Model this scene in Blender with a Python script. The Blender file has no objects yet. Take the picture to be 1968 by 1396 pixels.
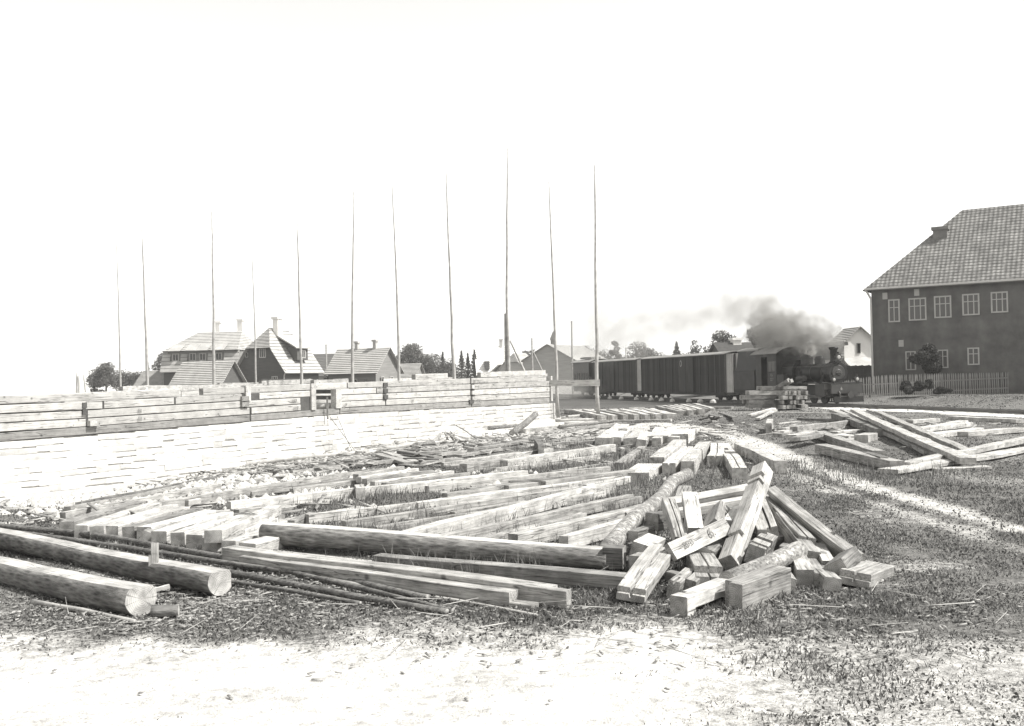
import bpy, math, random
import numpy as np
from mathutils import Vector, Matrix, noise as mnoise
random.seed(7); rng = np.random.default_rng(7)
R = math.radians
sc = bpy.context.scene
col = sc.collection
# ---------------------------------------------------------------- camera
F = 1900.0; CX, CY = 984.0, 698.0; EYE = 2.0; ROLL = 0.020; PITCH = math.atan(29.6/F)
CAM = Vector((0, 0, EYE))
fw = Vector((0, math.cos(PITCH), math.sin(PITCH))); u0 = Vector((0, -math.sin(PITCH), math.cos(PITCH)))
Rv = math.cos(ROLL)*Vector((1, 0, 0)) - math.sin(ROLL)*u0
Uv = math.sin(ROLL)*Vector((1, 0, 0)) + math.cos(ROLL)*u0
cd = bpy.data.cameras.new('camera'); cam = bpy.data.objects.new('camera', cd); col.objects.link(cam)
cd.sensor_width = 36; cd.lens = 36*F/1968; cd.clip_end = 6000; cd.clip_start = 0.1
m = Matrix.Identity(4)
for i in range(3):
    m[i][0] = Rv[i]; m[i][1] = Uv[i]; m[i][2] = -fw[i]; m[i][3] = CAM[i]
cam.matrix_world = m
sc.camera = cam
# ---------------------------------------------------------------- world, sun, exposure
SUN = Vector((0.62, -0.15, 0.80)).normalized()
elev = math.asin(SUN.z); az = math.atan2(SUN.x, SUN.y)
w = bpy.data.worlds.new('World'); sc.world = w; w.use_nodes = True
nt = w.node_tree; nt.nodes.clear()
sk = nt.nodes.new('ShaderNodeTexSky'); sk.sky_type = 'NISHITA'; sk.sun_disc = False
sk.sun_elevation = elev; sk.sun_rotation = az; sk.dust_density = 0.6; sk.air_density = 1.0; sk.ozone_density = 0.5
bw = nt.nodes.new('ShaderNodeSeparateColor'); mulw = nt.nodes.new('ShaderNodeVectorMath'); mulw.operation = 'MULTIPLY'
comb = nt.nodes.new('ShaderNodeCombineXYZ')
nt.links.new(sk.outputs[0], bw.inputs[0])
for k in range(3): nt.links.new(bw.outputs[2], comb.inputs[k])   # blue-sensitive plate: the sky as its blue light
nt.links.new(comb.outputs[0], mulw.inputs[0]); mulw.inputs[1].default_value = (1.0, 0.992, 0.965)
bg = nt.nodes.new('ShaderNodeBackground'); bg.inputs[1].default_value = 0.118
wo = nt.nodes.new('ShaderNodeOutputWorld'); nt.links.new(mulw.outputs[0], bg.inputs[0]); nt.links.new(bg.outputs[0], wo.inputs[0])
sd = bpy.data.lights.new('sun', 'SUN'); sd.energy = 3.8; sd.angle = R(0.55); sd.color = (1, 0.985, 0.95)
so = bpy.data.objects.new('sun', sd); col.objects.link(so)
so.rotation_euler = SUN.to_track_quat('Z', 'Y').to_euler(); so.location = (0, 0, 50)
vs = sc.view_settings; sc.display_settings.display_device = 'sRGB'
vs.view_transform = 'Standard'; vs.look = 'None'; vs.gamma = 1; vs.use_curve_mapping = False
vs.exposure = 1.1
cy = sc.cycles; cy.use_denoising = True; cy.max_bounces = 6; cy.diffuse_bounces = 3; cy.glossy_bounces = 2
cy.volume_bounces = 1; cy.volume_max_steps = 160; cy.volume_step_rate = 1.5; cy.transparent_max_bounces = 6
cy.use_adaptive_sampling = True; cy.adaptive_threshold = 0.02

# ---------------------------------------------------------------- pixel <-> place
def ray(px, py):
    return fw + ((px-CX)/F)*Rv + ((CY-py)/F)*Uv
def at(px, py, D):
    r = ray(px, py); return CAM + r*(D/r.y)
# wall plan: straight line, B (left) to A (right)
WB = Vector((-11.7, 27.0)); WA = Vector((2.07, 48.0)); WD = (WA-WB); WL = WD.length; WU = WD/WL; WN = Vector((WU.y, -WU.x))
def wall_t(px):   # parameter where the sight line of column px meets the wall line
    r = ray(px, 760); k = r.x/r.y
    return (k*WB.y-WB.x)/(WD.x-k*WD.y)
def smooth(a, b, x):
    t = np.clip((x-a)/(b-a), 0, 1); return t*t*(3-2*t)
def wall_curve(pts):
    ts, zs = [], []
    for px, py in pts:
        t = wall_t(px); D = WB.y+WD.y*t
        ts.append(t); zs.append(at(px, py, D).z)
    o = np.argsort(ts); return np.array(ts)[o], np.array(zs)[o]
FT = wall_curve([(1066, 775), (850, 786), (650, 797), (400, 818), (160, 838), (20, 849)])
FBt = wall_curve([(1066, 806), (850, 840), (650, 868), (400, 912), (160, 955), (20, 972)])
WT = wall_curve([(1058, 722), (850, 729), (650, 736), (400, 746), (160, 757), (20, 762)])
def zft(t): return float(np.interp(t, *FT))
def zfb(t): return np.interp(t, *FBt)
def hash2(ix, iy, s):
    v = np.sin(ix*127.1+iy*311.7+s*74.7)*43758.5453; return v-np.floor(v)
def vn(x, y, sc_, s=0):
    x = np.asarray(x, float)/sc_; y = np.asarray(y, float)/sc_
    ix = np.floor(x); iy = np.floor(y); fx = x-ix; fy = y-iy; fx = fx*fx*(3-2*fx); fy = fy*fy*(3-2*fy)
    a = hash2(ix, iy, s); b = hash2(ix+1, iy, s); c = hash2(ix, iy+1, s); d = hash2(ix+1, iy+1, s)
    return (a*(1-fx)+b*fx)*(1-fy)+(c*(1-fx)+d*fx)*fy
# railway line: near side plane of the vehicles
TU = Vector((0.2517, -0.9678)); TN = Vector((0.9678, 0.2517)); KT = 61880.0
P1400 = Vector(((1400-CX)/F*68.0, 68.0))
HW = 1.1                                  # half body width
def track_s(px):                          # distance along the track (towards the camera) for image column px on the near side
    r = ray(px, 740); k = r.x/r.y
    return (P1400.x-k*P1400.y)/(k*TU.y-TU.x)
def trk(s, off, z=0.0):
    p = P1400+TU*s+TN*off; return Vector((p.x, p.y, z))
def gz(x, y):
    x = np.asarray(x, float); y = np.asarray(y, float)
    rx = x-WB.x; ry = y-WB.y
    t = (rx*WU.x+ry*WU.y)/WL; d = rx*WN.x+ry*WN.y
    zb = zfb(np.clip(t, -0.35, 1.0))
    zb = np.minimum(zb, 0.0)*smooth(1.25, 0.95, t)
    fall = np.where(d > 0, np.exp(-(np.maximum(d-0.4, 0)/4.6)**2), np.exp(-(d/14.0)**2))
    z = zb*fall
    # bank beyond the railway on the right
    q = (x-P1400.x)*TN.x+(y-P1400.y)*TN.y
    z = z+0.42*smooth(4.2, 8.5, q)*smooth(12, 22, x)
    z = z-0.12*smooth(-3.0, -1.4, q)*0
    # slight unevenness
    near = smooth(140, 40, y)
    z = z+near*((vn(x, y, 2.3, 1)-.5)*0.07+(vn(x, y, 0.7, 2)-.5)*0.03)
    return z
def g(x, y): return float(gz(x, y))
def onz(px, py, h=0.0):                   # point at height h above the terrain seen at the pixel
    r = ray(px, py); z = h
    for _ in range(40):
        k = (z-EYE)/r.z; p = CAM+r*k
        z += 0.6*(g(p.x, p.y)+h-z)
    return CAM+r*((z-EYE)/r.z)

# ---------------------------------------------------------------- materials
TINT = (1.0, 0.982, 0.945)
def grey(v): return (v*TINT[0], v*TINT[1], v*TINT[2], 1)
class NT:
    def __init__(s, name):
        s.m = bpy.data.materials.new(name); s.m.use_nodes = True; s.t = s.m.node_tree; s.t.nodes.clear()
        s.out = s.n('OutputMaterial'); s.p = s.n('BsdfPrincipled'); s.l(s.p.outputs[0], s.out.inputs[0])
        s.p.inputs['Specular IOR Level'].default_value = 0.25
    def n(s, k, **kw):
        o = s.t.nodes.new('ShaderNode'+k)
        for a, b in kw.items(): setattr(o, a, b)
        return o
    def l(s, a, b): s.t.links.new(a, b)
    def math(s, op, a, b=None, c=None):
        o = s.n('Math', operation=op)
        for i, v in enumerate((a, b, c)):
            if v is None: continue
            if isinstance(v, (int, float)): o.inputs[i].default_value = v
            else: s.l(v, o.inputs[i])
        return o.outputs[0]
    def coord(s, kind='Object', scale=(1, 1, 1)):
        c = s.n('TexCoord'); mp = s.n('Mapping'); s.l(c.outputs[kind], mp.inputs[0]); mp.inputs['Scale'].default_value = scale
        return mp.outputs[0]
    def noise(s, vec, scale, detail=4, rough=.55):
        o = s.n('TexNoise'); o.inputs['Scale'].default_value = scale; o.inputs['Detail'].default_value = detail
        o.inputs['Roughness'].default_value = rough
        if vec is not None: s.l(vec, o.inputs['Vector'])
        return o.outputs['Fac']
    def remap(s, v, a, b, c=0, d=1):
        o = s.n('MapRange'); s.l(v, o.inputs[0])
        for i, q in enumerate((a, b, c, d)): o.inputs[i+1].default_value = q
        return o.outputs[0]
    def col(s, v):
        """grey value socket -> tinted base colour"""
        c = s.n('CombineXYZ')
        for k in range(3): s.l(v, c.inputs[k])
        q = s.n('VectorMath', operation='MULTIPLY'); s.l(c.outputs[0], q.inputs[0]); q.inputs[1].default_value = TINT
        s.l(q.outputs[0], s.p.inputs['Base Color'])
    def bump(s, v, strength=.4, dist=.01):
        b = s.n('Bump'); b.inputs['Strength'].default_value = strength; b.inputs['Distance'].default_value = dist
        s.l(v, b.inputs['Height']); s.l(b.outputs[0], s.p.inputs['Normal'])
def simple(name, v, rough=.75, var=.25, scale=3.0, stretch=(1, 1, 1), bump=.3, dist=.01, metal=0, fine=30, rnd=0):
    a = NT(name); c = a.coord(scale=stretch)
    n1 = a.noise(c, scale, 5); n2 = a.noise(c, fine, 3)
    k = a.math('ADD', a.math('MULTIPLY', n1, .65), a.math('MULTIPLY', n2, .35))
    val = a.remap(k, .3, .7, v*(1-var), v*(1+var))
    if rnd: oi = a.n('ObjectInfo'); val = a.math('MULTIPLY', val, a.remap(oi.outputs['Random'], 0, 1, 1-rnd, 1+rnd*.5))
    a.col(val)
    a.p.inputs['Roughness'].default_value = rough; a.p.inputs['Metallic'].default_value = metal
    if bump: a.bump(n2, bump, dist)
    return a.m
def wood_mat(name, v, lo=.55, rnd=.35, crack=.55, ax=(1.2, 26, 26), bl=.62):
    a = NT(name); c = a.coord(); cs = a.coord(scale=ax)
    oi = a.n('ObjectInfo')
    ofs = a.n('VectorMath', operation='ADD'); a.l(cs, ofs.inputs[0]); a.l(oi.outputs['Random'], ofs.inputs[1])
    sc2 = a.n('VectorMath', operation='SCALE'); a.l(oi.outputs['Random'], sc2.inputs[0]); sc2.inputs['Scale'].default_value = 40
    ofs2 = a.n('VectorMath', operation='ADD'); a.l(cs, ofs2.inputs[0]); a.l(sc2.outputs[0], ofs2.inputs[1])
    ofs3 = a.n('VectorMath', operation='ADD'); a.l(c, ofs3.inputs[0]); a.l(sc2.outputs[0], ofs3.inputs[1])
    grain = a.noise(ofs2.outputs[0], 2.0, 6, .65)
    blotch = a.noise(ofs3.outputs[0], 3.2, 5, .6)
    fine = a.noise(ofs2.outputs[0], 9.0, 2, .5)
    val = a.remap(grain, .36, .62, lo, 1.12)
    val = a.math('MULTIPLY', val, a.remap(blotch, .36, .66, bl, 1.12))
    ck = a.remap(fine, .62, .68, 1.0, crack)
    val = a.math('MULTIPLY', val, ck)
    cl = a.noise(ofs2.outputs[0], .42, 3, .5); hair = a.remap(a.math('ABSOLUTE', a.math('SUBTRACT', cl, .5)), .004, .012, .35, 1.0)
    val = a.math('MULTIPLY', val, hair)
    vo = a.n('TexVoronoi'); a.l(ofs3.outputs[0], vo.inputs['Vector']); vo.inputs['Scale'].default_value = 3.2
    val = a.math('MULTIPLY', val, a.remap(vo.outputs['Distance'], .05, .13, .38, 1.0))
    val = a.math('MULTIPLY', val, a.remap(oi.outputs['Random'], 0, 1, 1-rnd, 1.0+rnd*.25))
    a.col(a.math('MULTIPLY', val, v)); a.p.inputs['Roughness'].default_value = .85
    a.bump(a.math('ADD', grain, a.math('MULTIPLY', ck, .6)), .5, .006)
    return a.m
def end_mat(name, v):
    a = NT(name); c = a.coord(); sp = a.n('SeparateXYZ'); a.l(c, sp.inputs[0])
    r2 = a.math('SQRT', a.math('ADD', a.math('POWER', sp.outputs[1], 2), a.math('POWER', sp.outputs[2], 2)))
    n = a.noise(c, 9, 4); rr = a.math('ADD', r2, a.math('MULTIPLY', n, .05))
    ring = a.math('SINE', a.math('MULTIPLY', rr, 380))
    val = a.remap(ring, -1, 1, .78, 1.08)
    val = a.math('MULTIPLY', val, a.remap(n, .35, .65, .6, 1.15))
    an = a.math('ARCTAN2', sp.outputs[1], sp.outputs[2]); cb = a.n('CombineXYZ'); a.l(a.math('MULTIPLY', an, 5), cb.inputs[0]); oi = a.n('ObjectInfo'); a.l(a.math('MULTIPLY', oi.outputs['Random'], 30), cb.inputs[1])
    val = a.math('MULTIPLY', val, a.remap(a.noise(cb.outputs[0], 1.5, 3), .60, .66, 1.0, .55))
    a.col(a.math('MULTIPLY', val, v)); a.p.inputs['Roughness'].default_value = .9; a.bump(n, .4, .004)
    return a.m
def bark_mat(name, v, peel=.0):
    a = NT(name); c = a.coord(scale=(3.0, 5, 5) if peel else (1.0, 5, 5)); c0 = a.coord()
    vo = a.n('TexVoronoi'); a.l(c, vo.inputs['Vector']); vo.inputs['Scale'].default_value = 7
    n = a.noise(c, 6, 6, .7); n2 = a.noise(c0, 2.5, 4)
    val = a.math('ADD', a.math('MULTIPLY', n, .7), a.math('MULTIPLY', vo.outputs['Distance'], .4))
    val = a.remap(val, .3, .8, v*.3, v*1.8)
    pale = a.remap(a.noise(c, 2.2, 6, .75), .62-peel*.12, .72-peel*.12, 0, 1)
    mx = a.n('Mix'); mx.data_type = 'FLOAT'; a.l(pale, mx.inputs[0]); a.l(val, mx.inputs[2]); mx.inputs[3].default_value = .42 if peel else v*1.6
    a.col(a.math('MULTIPLY', mx.outputs[0], a.remap(n2, .3, .7, .7, 1.25)))
    a.p.inputs['Roughness'].default_value = .95; a.bump(n, .9, .02)
    return a.m
M = {}
M['wood'] = wood_mat('hewn_wood', .39, lo=.55)
M['wood_pale'] = wood_mat('fresh_wood', .54, lo=.68, rnd=.22)
M['wood_grey'] = wood_mat('weathered_wood', .19, rnd=.25)
M['wood_wall'] = wood_mat('wall_wood', .42, lo=.85, rnd=.25, ax=(.8, 18, 18), bl=.84)
M['end'] = end_mat('end_grain', .30)
M['end_pale'] = end_mat('fresh_end_grain', .40)
M['bark'] = bark_mat('bark', .13)
M['birch'] = bark_mat('peeling_bark', .17, .8)
M['pole'] = bark_mat('pole_bark', .12)
M['pole_pale'] = simple('peeled_pole', .32, stretch=(1, 1, 1), var=.45, scale=4)
M['paint'] = simple('marking_paint', .07)
M['paint_soft'] = simple('faded_marking', .13)
M['stone'] = simple('limestone', .56, var=.2, scale=5, bump=.8, dist=.02, fine=40, rnd=.3)
M['mortar'] = simple('mortar', .5, var=.3, scale=9)
M['clod'] = simple('dark_earth', .10, var=.3, scale=9)
M['sillwood'] = wood_mat('sill_wood', .24, lo=.8, rnd=.15, ax=(.8, 18, 18), bl=.8)
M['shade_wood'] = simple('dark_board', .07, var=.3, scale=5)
# ---------------------------------------------------------------- mesh helpers
class MB:
    def __init__(s): s.v = []; s.f = []; s.mi = []
    def add(s, vs, fs, mi=0):
        o = len(s.v); s.v += [tuple(q) for q in vs]
        for f in fs: s.f.append(tuple(i+o for i in f)); s.mi.append(mi)
    def box(s, x0, x1, y0, y1, z0, z1, mi=0):
        s.add([(x0,y0,z0),(x1,y0,z0),(x1,y1,z0),(x0,y1,z0),(x0,y0,z1),(x1,y0,z1),(x1,y1,z1),(x0,y1,z1)],
              [(0,3,2,1),(4,5,6,7),(0,1,5,4),(1,2,6,5),(2,3,7,6),(3,0,4,7)], mi)
    def hexa(s, p, mi=0):  # 4 bottom points ccw, 4 top points
        s.add(p, [(0,3,2,1),(4,5,6,7),(0,1,5,4),(1,2,6,5),(2,3,7,6),(3,0,4,7)], mi)
    def course(s, p):  # a lapped shingle course: its lower edge takes the second material
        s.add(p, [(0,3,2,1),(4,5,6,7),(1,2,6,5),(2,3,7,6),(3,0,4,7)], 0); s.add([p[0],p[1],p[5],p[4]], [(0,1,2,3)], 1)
    def loft(s, rings, cap=True, mi=0, capmi=None, facemi=None):
        n = len(rings[0]); o = len(s.v)
        for r in rings: s.v += [tuple(q) for q in r]
        for i in range(len(rings)-1):
            for j in range(n):
                k = (j+1) % n
                s.f.append((o+i*n+j, o+(i+1)*n+j, o+(i+1)*n+k, o+i*n+k)[::-1]); s.mi.append(facemi(j) if facemi else mi)
        if cap:
            cm = mi if capmi is None else capmi
            s.f.append(tuple(o+j for j in range(n))[::-1]); s.mi.append(cm)
            s.f.append(tuple(o+(len(rings)-1)*n+j for j in range(n))); s.mi.append(cm)
    def cyl(s, p, q, r0, r1=None, n=10, mi=0, cap=True):
        p = Vector(p); q = Vector(q); r1 = r0 if r1 is None else r1
        d = (q-p).normalized(); a = d.orthogonal().normalized(); b = d.cross(a)
        rr = []
        for c, r in ((p, r0), (q, r1)):
            rr.append([c+a*r*math.cos(2*math.pi*k/n)+b*r*math.sin(2*math.pi*k/n) for k in range(n)])
        s.loft(rr, cap, mi)
    def sphere(s, c, r, n=10, mi=0, z0=-1):
        rings = []
        for i in range(n//2+1):
            ph = -math.pi/2+math.pi*i/(n//2); zz = math.sin(ph)
            if zz < z0: continue
            rr = max(math.cos(ph), .02)
            rings.append([(c[0]+r[0]*rr*math.cos(2*math.pi*k/n), c[1]+r[1]*rr*math.sin(2*math.pi*k/n), c[2]+r[2]*zz) for k in range(n)])
        s.loft(rings, True, mi)
    def mesh(s, name, mats, smooth=False, fix=True):
        me = bpy.data.meshes.new(name); me.from_pydata(s.v, [], s.f)
        for q in (mats if isinstance(mats, (list, tuple)) else [mats]): me.materials.append(q)
        if len(me.materials) > 1: me.polygons.foreach_set('material_index', s.mi)
        if smooth: me.polygons.foreach_set('use_smooth', [True]*len(me.polygons))
        if fix:
            import bmesh
            bm = bmesh.new(); bm.from_mesh(me); bmesh.ops.recalc_face_normals(bm, faces=bm.faces[:]); bm.to_mesh(me); bm.free()
        me.update(); return me
def link(name, me, parent=None, loc=None, label=None, cat=None, group=None, kind=None):
    o = bpy.data.objects.new(name, me); col.objects.link(o)
    if parent is not None: o.parent = parent
    if loc is not None: o.location = loc
    for k, v in (('label', label), ('category', cat), ('group', group), ('kind', kind)):
        if v: o[k] = v
    return o
def thing(name, label, cat, loc=(0,0,0), rz=0, group=None):
    o = link(name, None, None, loc, label, cat, group); o.rotation_euler = (0, 0, rz); return o
def part(name, mb, mats, parent, smooth=False, label=None):
    return link(name, mb.mesh(name, mats, smooth), parent, label=label)

# ---------------------------------------------------------------- timbers
def rectprof(y0, y1, z0, z1, c, gr=None):
    p = [(y0+c, z0), (y1-c, z0), (y1, z0+c), (y1, z1-c), (y1-c, z1)]
    if gr is not None:
        gw, gd = gr; m0 = (y0+y1)/2
        p += [(m0+gw, z1), (m0+gw*.6, z1-gd), (m0-gw*.6, z1-gd), (m0-gw, z1)]
    p += [(y0+c, z1), (y0, z1-c), (y0, z0+c)]
    return p
def beam_mesh(L, w, h, seed=0, groove=None, cuts=(), mats=None, wav=.006, n=None):
    """squared timber along +X, centred; cuts: (x0, x1, kind, depth) in fractions of L / fractions of size"""
    rd = random.Random(seed); n = n or max(3, int(L/.45))
    xs = [(-L/2+L*i/n) for i in range(n+1)]
    ev = [(x, None) for x in xs]
    st = []
    for (a, b, kind, dep) in cuts: st += [(-L/2+a*L), (-L/2+b*L)]
    pts = sorted(set(xs+st))
    def state(x):
        y0, y1, z0, z1 = -w/2, w/2, -h/2, h/2
        for (a, b, kind, dep) in cuts:
            if -L/2+a*L-1e-6 <= x <= -L/2+b*L+1e-6:
                if kind == 'top': z1 = min(z1, h/2-dep*h)
                if kind == 'bot': z0 = max(z0, -h/2+dep*h)
                if kind == 'ten': y0 = -w/2+dep*w; y1 = w/2-dep*w
                if kind == 'ls': y0 = -w/2+dep*w
                if kind == 'rs': y1 = w/2-dep*w
        return y0, y1, z0, z1
    c = .006*min(1, w/.15); ph = [rd.uniform(0, 6.28) for _ in range(4)]
    bow = rd.uniform(-.006, .006)*L
    rings = []
    for i, x in enumerate(pts):
        for s_ in ((-1, 1) if x in st else (0,)):
            xe = x+s_*1e-4
            if xe < -L/2-1e-6 or xe > L/2+1e-6: xe = max(-L/2, min(L/2, xe))
            y0, y1, z0, z1 = state(xe)
            jy = wav*math.sin(x*2.3+ph[0])+bow*(1-(2*x/L)**2); jz = wav*math.sin(x*1.9+ph[1])
            e = 1+.05*math.sin(x*1.3+ph[2])
            rings.append([(x, yy*e+jy+rd.uniform(-.3,.3)*wav, zz*e+jz+rd.uniform(-.3,.3)*wav) for yy, zz in rectprof(y0, y1, z0, z1, c, groove)])
    mb = MB(); mb.loft(rings, True, 0, 1)
    # step faces are end grain
    return mb.mesh('squared_beam', mats or [M['wood'], M['end']])
def log_mesh(L, r0, r1, seed=0, flat=None, flat2=None, mats=None, wav=.012, n=None, seg=14, bend=0):
    rd = random.Random(seed); n = n or max(4, int(L/.35)); ph = [rd.uniform(0, 6.28) for _ in range(4)]
    rings = []
    for i in range(n+1):
        x = -L/2+L*i/n; r = r0+(r1-r0)*i/n
        jy = wav*math.sin(x*1.7+ph[0])+bend*(1-(2*x/L)**2)+wav*.5*math.sin(x*5+ph[2]); jz = wav*math.sin(x*1.3+ph[1])
        ring = []
        for k in range(seg):
            t = 2*math.pi*k/seg+.13; rr = r*(1+rd.uniform(-.03,.03))
            y = rr*math.cos(t); z = rr*math.sin(t)
            if flat is not None: z = min(z, r*flat)
            if flat2 is not None: y = min(y, r*flat2)
            ring.append((x, y+jy, z+jz))
        rings.append(ring)
    mb = MB(); mb.loft(rings, True, 0, 1)
    me = mb.mesh('log', mats or [M['bark'], M['end_pale'], M['wood_pale']], smooth=False)
    if flat is not None:
        for p in me.polygons:
            if p.material_index == 0 and (p.normal.z > .93 or (flat2 is not None and p.normal.y > .93)): p.material_index = 2
            elif p.material_index == 0: p.use_smooth = True
    else:
        for p in me.polygons:
            if p.material_index == 0: p.use_smooth = True
    return me
def place_axis(o, a, b, roll=0):
    a = Vector(a); b = Vector(b); x = (b-a).normalized(); up = Vector((0, 0, 1))
    if abs(x.z) > .97: up = Vector((0, -1, 0))
    y = up.cross(x).normalized(); z = x.cross(y)
    mm = Matrix((x, y, z)).transposed() @ Matrix.Rotation(R(roll), 3, 'X')
    o.matrix_world = Matrix.Translation((a+b)/2) @ mm.to_4x4()
CNT = [0]
def _seed(): CNT[0] += 1; return CNT[0]*13+5
def beam(label, a, b, w, h, roll=0, groove=None, cuts=(), mats=None, cat='beam', name='squared_beam', group=None, n=None):
    a = Vector(a); b = Vector(b)
    me = beam_mesh((b-a).length, w, h, _seed(), groove, cuts, mats, n=n)
    o = link(name, me, None, None, label, cat, group); place_axis(o, a, b, roll); return o
def lay(label, x1, y1, x2, y2, w, h, lift=0, l2=None, mats=None, **kw):
    """timber lying on the ground: pixels are the middle of its upper face at both ends"""
    l2 = lift if l2 is None else l2
    p = onz(x1, y1, h+lift)-Vector((0,0,h/2)); q = onz(x2, y2, h+l2)-Vector((0,0,h/2))
    return beam(label, p, q, w, h, mats=mats, **kw)
def log(label, a, b, r0, r1, roll=0, mats=None, name='log', cat='log', group=None, **kw):
    a = Vector(a); b = Vector(b)
    me = log_mesh((b-a).length, r0, r1, _seed(), mats=mats, **kw)
    o = link(name, me, None, None, label, cat, group); place_axis(o, a, b, roll); return o
def laylog(label, x1, y1, x2, y2, r0, r1, lift=0, **kw):
    p = onz(x1, y1, 2*r0+lift)-Vector((0,0,r0)); q = onz(x2, y2, 2*r1+lift)-Vector((0,0,r1))
    return log(label, p, q, r0, r1, **kw)

# ---------------------------------------------------------------- terrain
def axis_coords(dense0, dense1, step, outer0, outer1):
    a = list(np.arange(dense0, dense1+1e-6, step)); s = step; x = dense1
    while x < outer1: s *= 1.25; x += s; a.append(x)
    s = step; x = dense0
    while x > outer0: s *= 1.25; x -= s; a.insert(0, x)
    return np.array(a)
def seg_dist(x, y, pts):
    best = np.full(np.shape(x), 1e9)
    for (a, b) in zip(pts[:-1], pts[1:]):
        ax, ay = a; bx, by = b; dx, dy = bx-ax, by-ay
        t = np.clip(((x-ax)*dx+(y-ay)*dy)/(dx*dx+dy*dy), 0, 1)
        best = np.minimum(best, np.hypot(x-ax-t*dx, y-ay-t*dy))
    return best
def pxpath(pl): return [tuple(onz(a, b).xy) for a, b in pl]
RUT1 = pxpath([(1255, 814), (1330, 822), (1400, 836), (1470, 858), (1545, 890), (1620, 918), (1700, 945), (1811, 976), (1968, 1020)])
RUT2 = pxpath([(1400, 848), (1465, 880), (1530, 915), (1600, 943), (1680, 968), (1811, 1008), (1968, 1060)])
def wall_td(x, y):
    rx = x-WB.x; ry = y-WB.y
    return (rx*WU.x+ry*WU.y)/WL, rx*WN.x+ry*WN.y
def sandmask(x, y):
    x = np.asarray(x, float); y = np.asarray(y, float)
    nz = (vn(x, y, 1.1, 5)-.5)*1.0+(vn(x, y, .33, 6)-.5)*.8+(vn(x, y, 3.1, 7)-.5)*.8
    xe = x/np.maximum(y, .5)
    edge = 7.75-.75*smooth(.08, .34, xe)+.35*smooth(-.25, -.45, xe)
    fgd = smooth(-.9, .9, edge-y+nz*1.1)*(.92-.36*smooth(.1, .3, xe))
    d1 = seg_dist(x, y, RUT1); d2 = seg_dist(x, y, RUT2)
    far = smooth(13, 45, y)
    rut = np.maximum(.66*smooth(.50, .10, d1+nz*.14-far*.45), .50*smooth(.40, .05, d2+nz*.26-far*.2))
    t, d = wall_td(x, y)
    wl = smooth(6.8, 3.0, d+nz*2.2)*smooth(-7, -1, d)*smooth(1.2, .98, t)*.75
    q = (x-P1400.x)*TN.x+(y-P1400.y)*TN.y; s = (x-P1400.x)*TU.x+(y-P1400.y)*TU.y
    bal = smooth(2.6, 1.2, np.abs(q-.4)+nz*.6)*smooth(6, 14, s)*.9
    pile = smooth(16, 11, np.abs(x-(-2-.16*y))+nz*3)*smooth(11, 15, y)*.16*smooth(60, 30, y)
    spots = smooth(.66, .8, vn(x, y, 1.7, 11)+nz*.12)*.32*smooth(60, 20, y)
    rp = smooth(1.3, .2, np.hypot(x-4.3, y-10.1)+nz)*.45
    rp2 = smooth(5, 1, np.abs(y-52+(x-14)*.3)+nz*2)*smooth(4, 8, x)*smooth(34, 20, x)*.3
    fld = smooth(95, 190, y)*.75
    return np.clip(np.maximum.reduce([fgd, rut, wl, bal, pile, spots, rp, rp2, fld]), 0, 1)
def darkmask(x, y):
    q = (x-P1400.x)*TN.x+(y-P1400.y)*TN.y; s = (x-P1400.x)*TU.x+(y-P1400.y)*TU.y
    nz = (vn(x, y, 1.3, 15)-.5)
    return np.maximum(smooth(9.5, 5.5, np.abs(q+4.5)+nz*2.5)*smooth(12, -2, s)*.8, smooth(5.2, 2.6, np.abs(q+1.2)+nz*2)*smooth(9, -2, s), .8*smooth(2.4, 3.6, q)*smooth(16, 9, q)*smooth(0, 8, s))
gx = axis_coords(-22, 32, .17, -2600, 2600); gy = axis_coords(4, 70, .17, -60, 4200)
X, Y = np.meshgrid(gx, gy); Z = gz(X, Y)
V = np.stack([X.ravel(), Y.ravel(), Z.ravel()], 1); nx, ny = len(gx), len(gy)
ii, jj = np.meshgrid(np.arange(nx-1), np.arange(ny-1)); a0 = (jj*nx+ii).ravel()
Fq = np.stack([a0, a0+1, a0+1+nx, a0+nx], 1)
def np_mesh(name, V, Fa, mats, smooth_=False):
    me = bpy.data.meshes.new(name); k = Fa.shape[1]
    me.vertices.add(len(V)); me.vertices.foreach_set('co', np.ascontiguousarray(V, dtype=np.float32).ravel())
    me.loops.add(Fa.size); me.loops.foreach_set('vertex_index', np.ascontiguousarray(Fa, dtype=np.int32).ravel())
    me.polygons.add(len(Fa)); me.polygons.foreach_set('loop_start', np.arange(0, Fa.size, k, dtype=np.int32))
    try: me.polygons.foreach_set('loop_total', np.full(len(Fa), k, dtype=np.int32))
    except Exception: pass
    if smooth_: me.polygons.foreach_set('use_smooth', np.ones(len(Fa), dtype=bool))
    for q in mats: me.materials.append(q)
    me.update(calc_edges=True); me.validate(); return me
def fattr(me, name, vals, dom='POINT'):
    at_ = me.attributes.new(name, 'FLOAT', dom); at_.data.foreach_set('value', np.asarray(vals, dtype=np.float32).ravel())
a = NT('ground_soil'); c = a.coord()
at1 = a.n('Attribute', attribute_name='sand'); at2 = a.n('Attribute', attribute_name='dark')
n1 = a.noise(c, 1.3, 6, .65); n2 = a.noise(c, 9, 6, .7); n3 = a.noise(c, 45, 4, .7); n4 = a.noise(c, .35, 4)
grassv = a.remap(a.math('ADD', a.math('MULTIPLY', n2, .45), a.math('MULTIPLY', n3, .55)), .36, .64, .035, .20)
grassv = a.math('MULTIPLY', grassv, a.remap(n4, .3, .7, .75, 1.35))
sandv = a.remap(a.math('ADD', a.math('MULTIPLY', n1, .4), a.math('MULTIPLY', n2, .6)), .34, .58, .27, .62)
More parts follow.
